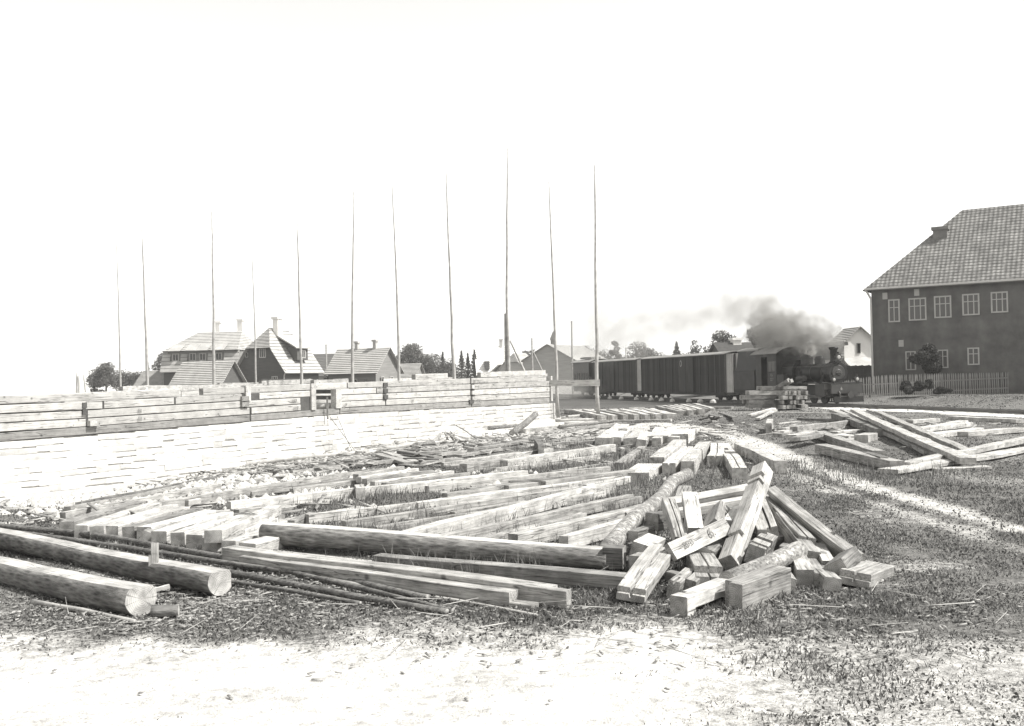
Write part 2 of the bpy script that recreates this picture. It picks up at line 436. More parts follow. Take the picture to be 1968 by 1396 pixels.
sandv = a.math('MULTIPLY', sandv, a.remap(n3, .28, .52, .7, 1.0))
k = a.math('ADD', at1.outputs['Fac'], a.math('MULTIPLY', a.math('SUBTRACT', a.math('ADD', a.math('MULTIPLY', n3, .5), a.math('MULTIPLY', n2, .5)), .5), 1.5))
k = a.remap(k, .24, .80, 0, 1)
mx = a.n('Mix'); mx.data_type = 'FLOAT'; a.l(k, mx.inputs[0]); a.l(grassv, mx.inputs[2]); a.l(sandv, mx.inputs[3])
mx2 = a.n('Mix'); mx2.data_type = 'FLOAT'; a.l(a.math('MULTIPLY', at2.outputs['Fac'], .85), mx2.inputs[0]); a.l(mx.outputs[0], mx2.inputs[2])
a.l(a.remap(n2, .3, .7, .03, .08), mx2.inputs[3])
a.col(mx2.outputs[0]); a.p.inputs['Roughness'].default_value = .95; a.p.inputs['Specular IOR Level'].default_value = .1
a.bump(a.math('ADD', n2, a.math('MULTIPLY', n3, .4)), .9, .04)
M['ground'] = a.m
gme = np_mesh('ground', V, Fq, [M['ground']], True)
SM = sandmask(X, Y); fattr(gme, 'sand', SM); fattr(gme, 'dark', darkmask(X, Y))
link('ground', gme, kind='structure')

# ---------------------------------------------------------------- unfinished house: stone foundation and timber courses
house = thing('unfinished_house', 'unfinished timber house on a long white limestone foundation behind the timber yard', 'house under construction',
              (WA.x, WA.y, 0))
def wpt(t, d, z): return Vector((WB.x+WD.x*t+WN.x*d, WB.y+WD.y*t+WN.y*d, z))-Vector((WA.x, WA.y, 0))
T0, T1 = -0.26, wall_t(1066)
mb = MB(); ts = np.linspace(T0, T1-.004, 60)
for t0, t1 in zip(ts[:-1], ts[1:]):
    z0a, z0b = float(zfb(t0))-.5, float(zfb(t1))-.5; z1a, z1b = zft(t0)-.07, zft(t1)-.07
    mb.hexa([wpt(t0,-.04,z0a), wpt(t1,-.04,z0b), wpt(t1,-.6,z0b), wpt(t0,-.6,z0a), wpt(t0,-.04,z1a), wpt(t1,-.04,z1b), wpt(t1,-.6,z1b), wpt(t0,-.6,z1a)])
fnd = part('foundation', mb, M['mortar'], house)
stones = []
for ci in range(11):
    t = T0+random.uniform(0, .01); hh = .175
    while t < T1-.002:
        ln = random.uniform(.28, .8); dt = min(ln/WL, T1-t)
        tm = t+dt/2; ztop = zft(tm)-ci*hh-random.uniform(0, .006)
        if ztop-hh > float(zfb(tm))-.12:
            stones.append((t, t+dt, ci, ztop, hh, ztop))
        t += dt+random.uniform(.0, .006)/WL
stones.sort(key=lambda q: WB.y+WD.y*q[0])
def stone_pts(s):
    t0, t1, ci, zt, hh, _ = s; j = lambda a=.014: random.uniform(-a, a)
    pr = random.uniform(.004, .016); g0 = -.012/WL
    c = []
    for (z, ins) in ((zt-hh+random.choice((-.002,.0,.002,.008,.02,.035))+j(.003), 0.0), (zt-random.choice((0,.0,.004,.02)), 0.0)):
        c += [wpt(t0+g0, pr+j(.008), z+j(.005)), wpt(t1-g0, pr+j(.008), z+j(.005)), wpt(t1-g0, -.3, z), wpt(t0+g0, -.3, z)]
    # pitched face: a centre bulge
    cen = (c[0]+c[1]+c[4]+c[5])/4+Vector((WN.x, WN.y, 0))*random.uniform(.0, .012)
    return c+[cen]
SF = [(0,3,2,1),(4,5,6,7),(1,2,6,5),(2,3,7,6),(3,0,4,7),(0,1,8),(1,5,8),(5,4,8),(4,0,8)]
rest = MB()
for i, s in enumerate(stones):
    p = stone_pts(s)
    if i < 300:
        mb = MB(); mb.add(p, SF); me = mb.mesh('stone', M['stone'], fix=False); link('stone', me, fnd)
    else: rest.add(p, SF)
if rest.v: link('stone_courses', rest.mesh('stone_courses', M['stone'], fix=False), fnd, kind='stuff')
# timber courses: drawn course by course between foundation top and wall top
def wbeam(t0, t1, z0a, z1a, z0b, z1b, d=-.02, th=.2, mats=None, name='wall_beam', par=house, base=None):
    L0 = wpt(t0, d, 0); L1 = wpt(t1, d, 0); inn = Vector((-WN.x, -WN.y, 0))*th; mb = MB(); n = max(2, int((t1-t0)*WL/.9))
    rings = []; o = L0.copy(); ln = (L1-L0).length
    ph = random.uniform(0, 6)
    for i in range(n+1):
        f = i/n; x = ln*f; za = z0a+(z0b-z0a)*f; zb = z1a+(z1b-z1a)*f; jj_ = .008*math.sin(f*7+ph)
        c_ = .012; e = random.uniform(-.006, .006)
        rings.append([(x, jj_+e, za+c_), (x, jj_+c_, za), (x, jj_+th, za), (x, jj_+th, zb), (x, jj_+c_, zb), (x, jj_+e, zb-c_)])
    mb.loft(rings, True, 0, 1)
    ob = link(name, mb.mesh(name, mats or [M['wood_wall'], M['end']]), par)
    ang = math.atan2(L1.y-L0.y, L1.x-L0.x)
    ob.matrix_local = Matrix.Translation((L0.x, L0.y, 0)) @ Matrix.Rotation(ang, 4, 'Z') ; return ob
tA, tW1, tW0, tL = wall_t(1058), wall_t(652), wall_t(600), wall_t(165)
NC = 5
def zc(t, k, n=NC):  # height of joint k (0 = top of stone) on the wall
    a_ = zft(t)+.0; b_ = float(np.interp(t, *WT)); return a_+(b_-a_)*k/n
t905 = wall_t(905); t741 = wall_t(741); t480 = wall_t(480); t335 = wall_t(335)
random.seed(21)
def course(k, spans, gap=.02, d=-.02, **kw):
    for (t0, t1) in spans:
        wbeam(t0, t1, zc(t0,k)+gap, zc(t0,k+1)-gap*.3, zc(t1,k)+gap, zc(t1,k+1)-gap*.3, d+random.uniform(-.012,.012), **kw)
course(0, [(T0, tL-.1), (tL-.097, t480), (t480+.002, tW1), (tW1+.002, t905), (t905+.003, tA)], mats=[M['sillwood'], M['end']])
course(1, [(T0, tL), (tL+.003, t480), (t480+.003, wall_t(578)), (tW1, t741), (t741+.002, t905), (t905+.012, tA)])
course(2, [(T0, tL), (tL+.003, t480-.01), (t480-.006, wall_t(578)), (tW1, t905), (t905+.012, wall_t(980)), (wall_t(980)+.002, tA)])
course(3, [(T0, tL+.02), (tL+.023, t335), (t335+.003, wall_t(466)), (wall_t(500), tW0), (tW1, wall_t(724)), (wall_t(724)+.002, t905), (t905+.012, tA)])
course(4, [(T0, tL+.05), (wall_t(232), wall_t(345)), (wall_t(392), tW0-.001), (tW0+.004, wall_t(668)), (wall_t(668)+.002, t905), (t905+.003, wall_t(1035)), ])
course(5, [(wall_t(800), wall_t(862)), (wall_t(925), wall_t(1050))], gap=.02)
# dark sheet added behind the courses, standing in for shade in the joints
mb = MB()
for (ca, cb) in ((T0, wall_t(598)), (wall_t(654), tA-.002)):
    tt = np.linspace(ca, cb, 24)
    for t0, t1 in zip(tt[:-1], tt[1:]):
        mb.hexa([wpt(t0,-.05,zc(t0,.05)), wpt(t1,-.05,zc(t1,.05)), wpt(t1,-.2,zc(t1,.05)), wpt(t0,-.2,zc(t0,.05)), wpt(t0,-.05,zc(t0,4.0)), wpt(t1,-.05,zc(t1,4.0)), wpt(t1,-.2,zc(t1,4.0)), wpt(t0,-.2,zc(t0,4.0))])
link('joint_shade_backing', mb.mesh('joint_shade_backing', M['shade_wood']), house, kind='stuff')
# door and window posts
def wpost(t, wd, k0, k1, d=.03, mats=None, label=None):
    mb = MB(); dt = wd/WL/2; z0 = zc(t,k0); z1 = zc(t,k1)
    mb.hexa([wpt(t-dt,d,z0), wpt(t+dt,d,z0), wpt(t+dt,d-.26,z0), wpt(t-dt,d-.26,z0), wpt(t-dt,d,z1), wpt(t+dt,d,z1), wpt(t+dt,d-.26,z1), wpt(t-dt,d-.26,z1)])
    part('wall_post', mb, mats or [M['wood_wall']], house, label=label)
wpost(tW0+.002, .22, 1, 5.05); wpost(tW1-.002, .28, 1, 4.0); wpost(t480-.003, .2, 3, 5.1); wpost(tA+.004, .16, .4, 4.9)
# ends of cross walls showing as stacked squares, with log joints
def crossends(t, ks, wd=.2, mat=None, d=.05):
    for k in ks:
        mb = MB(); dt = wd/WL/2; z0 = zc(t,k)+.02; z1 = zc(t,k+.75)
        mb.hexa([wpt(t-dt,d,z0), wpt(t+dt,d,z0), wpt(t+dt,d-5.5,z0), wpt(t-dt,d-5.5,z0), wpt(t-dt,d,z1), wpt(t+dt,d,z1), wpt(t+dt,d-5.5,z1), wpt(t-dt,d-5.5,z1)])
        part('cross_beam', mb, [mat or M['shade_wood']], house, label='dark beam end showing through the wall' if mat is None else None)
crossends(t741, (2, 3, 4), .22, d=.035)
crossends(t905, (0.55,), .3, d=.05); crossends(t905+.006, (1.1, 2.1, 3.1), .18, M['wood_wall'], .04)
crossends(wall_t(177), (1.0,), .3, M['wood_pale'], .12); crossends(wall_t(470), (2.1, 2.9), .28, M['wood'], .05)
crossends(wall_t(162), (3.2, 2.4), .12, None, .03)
# far walls of the house, seen over the front one
def farbeam(x1, y1, D1, x2, y2, D2, h, th=.2, mats=None):
    p = at(x1, y1, D1)-Vector((WA.x, WA.y, 0)); q = at(x2, y2, D2)-Vector((WA.x, WA.y, 0)); p.z -= h/2; q.z -= h/2
    me = beam_mesh((q-p).length, th, h, _seed(), None, (), mats or [M['wood_wall'], M['end']])
    o = link('wall_beam', me, house); place_axis(o, p, q)
    return o
for (x1,y1,D1,x2,y2,D2) in ((120,757,33,335,747,38), (232,743,38,345,740,42), (345,741,42,470,738,47), (392,743,44,500,738,48), (420,737,49,535,734,52),
                            (500,732,50,598,729,54), (600,731,40,666,728,42), (735,728,60,800,727,62), (800,727,62,870,725,66), (955,722,60,1050,718,66)):
    for k in range(4): farbeam(x1, y1+k*(.26*F/D1), D1, x2, y2+k*(.26*F/D2), D2, .25, mats=[M['wood_pale'] if k%3==0 else M['wood_wall'], M['end']])
# floor joist log inside the opening
p = wpt(tW0, -1.2, zc(tW0, 1.6)); q = wpt(tW1, -.3, zc(tW1, 1.4))
me = log_mesh((q-p).length*1.5, .11, .12, 3, mats=[M['pole_pale'], M['end'], M['wood']]); o = link('joist_log', me, house); place_axis(o, p, q)
# numbers painted on the timbers
def text_mesh(s, size, mat, name='painted_number'):
    cu = bpy.data.curves.new(name, 'FONT'); cu.body = s; cu.size = size; cu.extrude = .0015; cu.align_x = 'CENTER'; cu.align_y = 'CENTER'; cu.resolution_u = 3
    t_ = bpy.data.objects.new('tmp', cu); dg = bpy.context.evaluated_depsgraph_get()
    col.objects.link(t_); bpy.context.view_layer.update(); dg = bpy.context.evaluated_depsgraph_get()
    me = bpy.data.meshes.new_from_object(t_.evaluated_get(dg)); bpy.data.objects.remove(t_); me.name = name
    me.materials.clear(); me.materials.append(mat); return me
def wtext(s, px, k, size=.16):
    t = wall_t(px); z = zc(t, k); o = link('painted_number', text_mesh(s, size, M['paint_soft']), house)
    p = wpt(t, .012, z)
    mm = Matrix((Vector((WU.x, WU.y, 0)), Vector((0,0,1)), Vector((WN.x, WN.y, 0)))).transposed()
    o.matrix_local = Matrix.Translation(p) @ mm.to_4x4()
for s, px, k in (('187', 565, 2.5), ('117', 568, 1.45), ('III', 268, 2.5), ('III', 268, 1.5), ('10', 792, 1.5), ('9', 665, 1.5), ('21', 792, 3.4), ('10', 912, 4.4), ('7', 919, 4.4), ('11', 975, 3.5), ('8', 912, 3.45), ('7', 920, 3.4), ('2', 1052, 4.4), ('3', 1052, 3.5), ('4', 1052, 2.5)):
    wtext(s, px, k, .17)
# ---------------------------------------------------------------- tall scaffold poles round the building site
G1 = 'tall scaffold poles round the unfinished house'
def pole(label, pts, D, r0, r1, group=G1, base_z=None, mats=None):
    """pts: pixels from foot to tip, all at depth D"""
    P = [at(x, y, D) for x, y in pts]
    if base_z is not None:
        k = P[0]; P[0] = Vector((k.x, k.y, base_z))
    c0 = P[0].copy(); rings = []; n = 8; tot = []
    Q = []
    for a_, b_ in zip(P[:-1], P[1:]):
        m_ = max(2, int((b_-a_).length/1.2))
        for i in range(m_): Q.append(a_.lerp(b_, i/m_))
    Q.append(P[-1]); N = len(Q)-1
    for i, q in enumerate(Q):
        r = r0+(r1-r0)*i/N; jx = random.uniform(-.35, .35)*r
        rings.append([(q.x-c0.x+jx+r*math.cos(6.2832*k/n), q.y-c0.y+r*math.sin(6.2832*k/n), q.z-c0.z) for k in range(n)])
    mb = MB(); mb.loft(rings, True, 0, 1)
    return link('scaffold_pole', mb.mesh('scaffold_pole', mats or [M['pole_pale'], M['end']], True), None, c0, label, 'pole', group)
def gpole(label, pts, D, r0=.085, r1=.02, **kw):
    x = at(pts[0][0], pts[0][1], D); return pole(label, pts, D, r0, r1, base_z=g(x.x, x.y)-.05, **kw)
random.seed(5)
gpole('slender scaffold pole furthest left, fading into the white sky', [(232, 742), (228, 600), (224, 465)], 44, .06, .018)
gpole('leaning scaffold pole left of the long shingled house', [(284, 742), (279, 600), (272, 418)], 46, .09, .02)
gpole('scaffold pole in front of the small shingled shed', [(412, 742), (410, 600), (407, 405)], 48, .09, .025)
gpole('short thin scaffold pole before the dark gable of the big house', [(493, 738), (489, 600), (484, 480)], 52, .065, .02)
gpole('scaffold pole in front of the right end of the big house', [(580, 736), (575, 560), (570, 405)], 50, .09, .022)
gpole('straight scaffold pole crossing the cottage roof', [(676, 742), (678, 560), (680, 368)], 44, .09, .02)
gpole('leaning scaffold pole between the cottage and the low shed', [(768, 740), (763, 560), (753, 338)], 50, .09, .02)
gpole('leaning scaffold pole above the middle of the timber wall', [(874, 738), (866, 560), (857, 320)], 50, .10, .02)
gpole('tallest scaffold pole with a short pole lashed beside it', [(977, 735), (974, 560), (975, 285)], 55, .11, .025)
pole('short pole lashed against the tallest scaffold pole', [(974, 735), (971, 603)], 55.15, .09, .07, group=None, base_z=-.1)
log('diagonal brace pole propping the tallest scaffold pole', at(1013, 724, 55.2), at(980, 655, 55.1), .07, .05, mats=[M['pole_pale'], M['end'], M['wood']], name='brace_pole', cat='pole')
gpole('scaffold pole just right of the wall corner, behind the cross plank', [(1072, 800), (1064, 560), (1055, 348)], 49.3, .09, .025)
gpole('rightmost scaffold pole standing alone in front of the goods vans', [(1149, 805), (1145, 560), (1143, 318)], 47.3, .10, .03)
beam('long plank nailed between the wall corner and the rightmost scaffold pole', at(1050, 737, 47.6), at(1153, 736, 47.15), .05, .30, cat='plank', name='cross_plank', mats=[M['wood_wall'], M['end']])
# props on and beside the wall
t = wall_t(624); p = wpt(t, .12, float(zft(t))-.12)+Vector((WA.x, WA.y, 0))
beam('thin lath standing upright against the wall below the opening', p, p+Vector((0, 0, .78)), .06, .03, cat='lath', name='lath')
for px, dx in ((640, -.06), (646, .22)):
    t = wall_t(px); a_ = wpt(t, .9, float(zfb(t))+.02)+Vector((WA.x, WA.y, 0)); b_ = wpt(t-dx/WL*2, .08, zft(t)-.05)+Vector((WA.x, WA.y, 0))
    log('thin stick leaning on the limestone foundation, the %s of two' % ('left' if dx < 0 else 'right'), a_, b_, .012, .01, name='stick', cat='stick', mats=[M['pole'], M['end'], M['wood']])

# ---------------------------------------------------------------- timbers lying in the yard
W = [M['wood'], M['end']]; WP = [M['wood_pale'], M['end_pale']]; WG = [M['wood_grey'], M['end']]
LW = [M['wood'], M['end'], M['wood']]
random.seed(11)
# hewn logs, lower left
def hewn(label, x1, y1, x2, y2, r0, r1, **kw):
    p = onz(x1, y1, 1.65*r0)-Vector((0,0,.65*r0)); q = onz(x2, y2, 1.65*r1)-Vector((0,0,.65*r1))
    return log(label, p, q, r0, r1, flat=.68, mats=[M['bark'], M['end_pale'], M['wood_pale']], name='hewn_log', cat='log', seg=20, **kw)
hewn('thick hewn log with bark sides and round sawn end, nearest at lower left', -150, 1048, 272, 1130, .145, .15)
hewn('second thick hewn log with a square pale end, lower left', -150, 992, 424, 1102, .13, .135, flat2=.86)
# long barked poles
GP = 'bundle of long barked poles'
def bentpole(label, pix, r0, r1, lift=0, mats=None, group=GP):
    P = [onz(x, y, lift+2*r0)-Vector((0,0,r0)) for x, y in pix]; c0 = P[0].copy(); Q = []
    for a_, b_ in zip(P[:-1], P[1:]):
        m_ = max(2, int((b_-a_).length/.4)); Q += [a_.lerp(b_, i/m_) for i in range(m_)]
    Q.append(P[-1]); N = len(Q)-1; rings = []; d = (P[-1]-P[0]).normalized(); s_ = Vector((0,0,1)).cross(d).normalized(); u_ = d.cross(s_)
    ph = random.uniform(0, 6)
    for i, q in enumerate(Q):
        r = (r0+(r1-r0)*i/N)*random.uniform(.9, 1.1); w_ = s_*(.018*math.sin(i*.55+ph)+random.uniform(-.3, .3)*r*.5)
        rings.append([(q-c0+w_+s_*r*math.cos(6.2832*k/8)+u_*r*math.sin(6.2832*k/8)) for k in range(8)])
    mb = MB(); mb.loft(rings, True, 0, 1)
    return link('barked_pole', mb.mesh('barked_pole', mats or [M['pole'], M['end']], True), None, c0, label, 'pole', group)
bentpole('uppermost long barked pole of the bundle, ending beside the thin laths', [(-60, 1000), (160, 1019), (400, 1058), (660, 1104), (818, 1140)], .048, .032)
bentpole('second long barked pole from the top of the bundle', [(-60, 1008), (130, 1030), (400, 1070), (560, 1090), (700, 1122), (868, 1165)], .045, .022)
bentpole('third barked pole of the bundle, thickest in its middle', [(-60, 1018), (117, 1040), (380, 1084), (520, 1108), (700, 1140), (862, 1166)], .042, .03)
bentpole('lowest barked pole of the bundle, nearest the hewn logs', [(-60, 1028), (140, 1054), (330, 1092), (560, 1128), (690, 1152)], .038, .02)
bentpole('thin crooked pole ending alone in the grass right of the bundle', [(620, 1106), (760, 1132), (880, 1150), (1030, 1178)], .026, .014, mats=[M['pole_pale'], M['end']], group=None)
bentpole('short pale pole lying in front of the nearest hewn log', [(60, 1152), (160, 1168), (262, 1188)], .025, .02, mats=[M['pole_pale'], M['end']], group=None)
# big log and beams, centre foreground
p = onz(512, 1050, .02)+Vector((0,0,.16)); q = onz(1172, 1093, .02)+Vector((0,0,.125))
log('long dark barked log with one flat top face, across the middle foreground', p, q, .155, .125, flat=.72, seg=18, mats=[bark_mat('weathered_bark', .19), M['end'], M['wood_pale']], name='hewn_log', cat='log')
beam('squared tenon block at the right end of the long dark log', q+Vector((-.05,-.0,-.0)), q+(q-p).normalized()*.16, .2, .21, mats=WG, name='tenon_block', cat='block')
lay('squared beam just below the long dark log, running behind the plank pile', 725, 1064, 1236, 1107, .17, .15, mats=W)
lay('squared beam with a square tenon end, right of the barked poles', 440, 1050, 1098, 1131, .19, .17, cuts=((.955, 1, 'rs', .55),), mats=W)
lay('tapering hewn beam in front of the beam with the tenon end', 470, 1066, 1030, 1140, .15, .14, cuts=((.94, 1, 'top', .6),), mats=W)
lay('thin pale board lying left of the tapering hewn beam', 455, 1050, 720, 1082, .16, .04, mats=WP)
# row of short beams, ends to the camera, left
GR = 'row of short squared beams with their ends to the camera'
ords = ['leftmost', 'second', 'third', 'fourth', 'fifth', 'sixth', 'seventh', 'eighth', 'ninth', 'tenth', 'eleventh', 'twelfth', 'thirteenth', 'fourteenth']
xs = [(128,1004,262,962),(156,1009,300,966),(186,1012,330,970),(214,1010,352,974),(246,1013,380,976),(276,1013,404,980),(306,1021,436,984),(342,1025,468,988),(372,1028,492,992),(404,1034,520,996),(440,1040,556,1004),(474,1046,600,1010)]
for i, (a_, b_, c_, d_) in enumerate(xs):
    lay('%s of the short squared beams in the row at the left, end to the camera' % ords[i], a_, b_, c_, d_, .20-.02*(i%3==1), .17, mats=WP if i%4 else W, group=GR, roll=random.uniform(-4, 4))
lay('pale beam with a painted number lying on the left row of beams', 410, 1020, 528, 972, .2, .14, lift=.13, mats=WP)
NB = bpy.data.objects[-1] if False else col.objects[-1]
tx = link('painted_number', text_mesh('164', .17, M['paint_soft']), NB); tx.matrix_local = Matrix.Translation((.2, 0, .083)) @ Matrix.Rotation(0, 4, 'Z')
lay('short beam stub standing askew at the end of the left row', 282, 1022, 306, 1010, .16, .14, roll=25, mats=W)
# long thin beams and main bright beams, mid left
random.seed(12)
for rec in [
 ('long narrow beam lying furthest back in the left group, above the chips', 120, 985, 420, 930, .16, .14, W),
 ('very long narrow beam with dark dowel holes, left of the middle', 165, 988, 668, 908, .17, .16, W),
 ('pale wide beam left of the cross block, under the dowelled beam', 355, 962, 480, 938, .2, .14, WP),
 ('main wide bright beam across the left middle of the yard', 440, 964, 1010, 905, .24, .22, WP),
 ('thick beam lying in front of the main wide bright beam', 455, 980, 560, 966, .22, .12, W),
 ('bright tapering beam between the row and the main wide beam', 350, 986, 560, 972, .2, .10, WP),
 ('flat pale board with a rotten edge behind the row of short beams', 300, 984, 540, 990, .3, .08, WG),
 ('broad board lying flat behind the long dark log', 520, 1004, 700, 975, .34, .06, WP),
 ('grey edged board under the flat board behind the dark log', 545, 1008, 640, 1013, .24, .07, WG),
 ('long pale beam starting in tall grass above the dark log', 590, 990, 1185, 916, .17, .15, WP),
 ('long beam parallel to and below the pale beam in tall grass', 660, 1002, 1120, 934, .18, .13, W),
 ('narrow beam sunk in grass under its long parallel neighbours', 720, 1012, 1130, 952, .14, .12, W),
 ('long beam with dark square mortices in its side', 855, 948, 1215, 903, .2, .2, W),
 ('long narrow beam reaching almost to the birch log, behind the mortised beam', 820, 935, 1170, 896, .16, .13, W),
 ('thickest bright beam, running up to the right in the middle of the yard', 770, 1024, 1176, 925, .24, .2, WP),
 ('stub of wider beam at the upper end of the thickest bright beam', 1120, 932, 1205, 915, .24, .14, WP),
 ('beam lying along the shaded side of the thickest bright beam', 850, 1028, 1212, 950, .17, .16, W),
 ('grassy half hidden beam right of the thickest bright beam', 985, 1026, 1275, 962, .22, .2, W),
 ('worn beam between the half hidden beam and the birch log', 900, 1040, 1120, 986, .16, .14, W),
 ('short beam with a squared end beside the birch log', 1082, 1030, 1218, 994, .19, .18, WP),
 ('short sawn block behind the birch log end', 1196, 985, 1250, 968, .2, .2, W),
 ('pale beam in the shade between two long beams at left centre', 560, 1000, 600, 985, .16, .12, W)]:
    lab, a_, b_, c_, d_, ww, hh, mt = rec
    cuts = ()
    if 'mortices' in lab: cuts = ((.24, .29, 'top', .5), (.44, .48, 'top', .5))
    if 'stub of wider' in lab: cuts = ((.4, 1, 'rs', .4),)
    lay(lab, a_, b_, c_, d_, ww*(.68 if ww < .3 else .8), hh*.92, mats=mt, cuts=cuts)
# small stack of boards ends, (690,912)
GS = 'short stack of narrow beams left of the middle'
for i, (a_, b_, c_, d_) in enumerate([(684,912,772,896),(690,917,800,900),(700,921,830,903),(716,926,868,905),(738,928,900,908)]):
    lay('%s narrow beam of the short stack behind the main wide bright beam' % ords[i], a_, b_, c_, d_, .12, .10, lift=.03*(4-i), group=GS, mats=WP if i%2 else W)
lay('short upright block crossing the main wide bright beam', 690, 932, 694, 938, .16, .2, mats=WP, cat='block', name='wood_block')
# fan of dark edged planks (665-900, 850-895)
GK = 'fanned planks on the trampled ground before the wall'
random.seed(14)
fan = [(668,886,728,872),(728,872,786,888),(742,868,800,886),(770,866,842,878),(776,862,870,868),(800,870,860,866),(792,856,842,852),(842,872,890,866),(826,884,886,880),(780,880,850,882),(798,888,846,884),(850,850,905,846),(865,858,940,850),(690,893,770,880),(905,862,1010,846),(930,856,1040,840),(880,874,960,862),(720,864,790,855)]
for i, (a_, b_, c_, d_) in enumerate(fan):
    lay('thin plank %s of the fan before the timber wall' % ['at the far left', 'bending right from the left corner', 'lying second from the left corner', 'crossing the middle', 'topmost in the middle', 'short and half covered, middle', 'small and furthest back', 'right of the crossing', 'lowest at the right', 'under the crossing', 'lowest in the middle', 'nearest the slat heap', 'in front of the slat heap', 'running out to the lower left', 'running far to the right', 'furthest right and longest', 'near the dark grass edge', 'behind the left corner'][i],
        a_, b_, c_, d_, .22, .07, lift=random.uniform(0, .08), mats=WG if i % 3 == 0 else W, group=GK, cat='plank', name='plank')
for rec in [
 ('long white beam lying before the wall corner, ending in the grass', 968, 884, 1176, 854, .26, .22, WP),
 ('squared beam continuing left from the long white beam', 890, 892, 975, 880, .22, .2, W),
 ('narrow beam in the grass right below the long white beam', 1015, 894, 1150, 874, .15, .1, W),
 ('beam half sunk in grass behind the long thin beams', 1060, 905, 1200, 886, .14, .1, W),
 ('short pale beam lying askew in the grass left of the pair beams', 1190, 889, 1234, 858, .22, .12, W),
 ('broad pale board behind the long white beam', 1040, 852, 1150, 846, .3, .1, W),
 ('low grey board left of the broad pale board', 900, 872, 1030, 852, .2, .07, WG),
 ('thin board behind the broad board, left piece', 1075, 836, 1146, 824, .14, .08, WP),
 ('thin board behind the broad board, right piece', 1112, 839, 1168, 826, .18, .07, WP),
 ('narrow beam lying beside the wall corner', 1000, 826, 1120, 812, .18, .14, W),
 ('long grey beam in front of the wall corner', 1030, 833, 1180, 814, .2, .14, W)]:
    lab, a_, b_, c_, d_, ww, hh, mt = rec; lay(lab, a_, b_, c_, d_, ww*.85, hh, mats=mt)
lay('short post stub leaning at the left end of the broad board', 1032, 844, 1040, 856, .16, .3, mats=WG, cat='block', name='wood_block')
TH = [('in the tier behind the left row of short beams', [(118,1000,300,968),(130,975,350,932),(150,966,420,914),(170,992,360,958),(400,1000,560,958),(420,948,560,925)]),
 ('in the tier above the main wide bright beam', [(430,930,640,902),(480,945,700,915),(560,940,760,912),(720,940,980,912),(760,932,930,913),(560,925,740,900)]),
 ('between the main wide beam and the thickest bright beam', [(800,965,1090,930),(870,985,1010,962),(860,925,1060,908),(900,938,1180,906),(980,925,1140,912)]),
 ('right of the thickest bright beam', [(830,1035,1010,1000),(900,1022,1080,985),(950,1010,1190,962),(1040,1015,1220,975),(1080,985,1230,955),(1000,975,1160,945)]),
 ('in the far tier toward the wall corner', [(560,905,700,888),(600,897,790,880),(850,890,1000,868),(900,882,1060,862),(950,900,1100,882),(1040,872,1160,860),(1060,845,1200,836),(930,850,1030,838)])]
random.seed(77)
for place, L_ in TH:
    for i, (a_, b_, c_, d_) in enumerate(L_):
        lay('%s thin half sunk beam %s' % (ords[i].replace('leftmost', 'first'), place), a_, b_, c_, d_, random.uniform(.08, .12), random.uniform(.06, .12), mats=random.choice((W, W, WG, WP)), roll=random.uniform(-6, 6), group='thin half sunk beams among the larger ones')
# short wide beams beside the path
GB = 'short wide beams lying in the grass beside the cart track'
def pair(label, x1, y1, x2, y2, w_, h_, **kw): return lay(label, x1, y1, x2, y2, w_, h_, mats=WP, group=GB, **kw)
pair('short wide beam with a slotted end, leftmost beside the track', 1262, 878, 1306, 845, .34, .26, cuts=((0, .18, 'top', .0), (0, .06, 'bot', .35)))
pair('short split beam second from left beside the track', 1285, 889, 1322, 858, .28, .24, groove=(.02, .06))
pair('short squared beam third from left beside the track', 1322, 886, 1354, 849, .27, .28, cuts=((.5, .55, 'ls', .2),))
pair('short grooved beam pointing straight away beside the track', 1375, 877, 1378, 852, .34, .2, groove=(.018, .05))
pair('short notched beam, upper piece of two end to end by the track', 1392, 853, 1404, 868, .24, .2, cuts=((.5, .8, 'ls', .5),))
pair('short notched beam with a lapped end, rightmost beside the track', 1404, 872, 1422, 898, .3, .24, groove=(.015, .05), cuts=((.85, 1, 'top', .0),))
pair('single flat topped block in the grass beneath the short wide beams', 1222, 908, 1250, 892, .5, .16, cuts=())
lay('small tenon offcut beside the flat topped block', 1211, 906, 1222, 900, .16, .1, mats=W, cat='block', name='wood_block')
# row behind
G2 = 'far row of short white beams near the bend of the cart track'
r2 = [(1160,842,1196,815,.5),(1184,840,1206,824,.3),(1212,842,1238,818,.4),(1232,845,1246,830,.3),(1256,838,1268,820,.34),(1262,842,1280,824,.26),(1276,838,1292,822,.3),(1294,840,1301,824,.32)]
for i, (a_, b_, c_, d_, ww) in enumerate(r2):
    lay('%s short white beam from the left in the far row by the track bend' % ords[i], a_, b_, c_, d_, ww, .24, mats=WP, group=G2, roll=random.uniform(-8, 8))
lay('square white block at the right end of the far row', 1306, 834, 1319, 826, .5, .3, mats=WP, cat='block', name='wood_block')
lay('cross piece lying over the far row of short white beams', 1196, 824, 1238, 815, .3, .14, lift=.15, mats=WP)
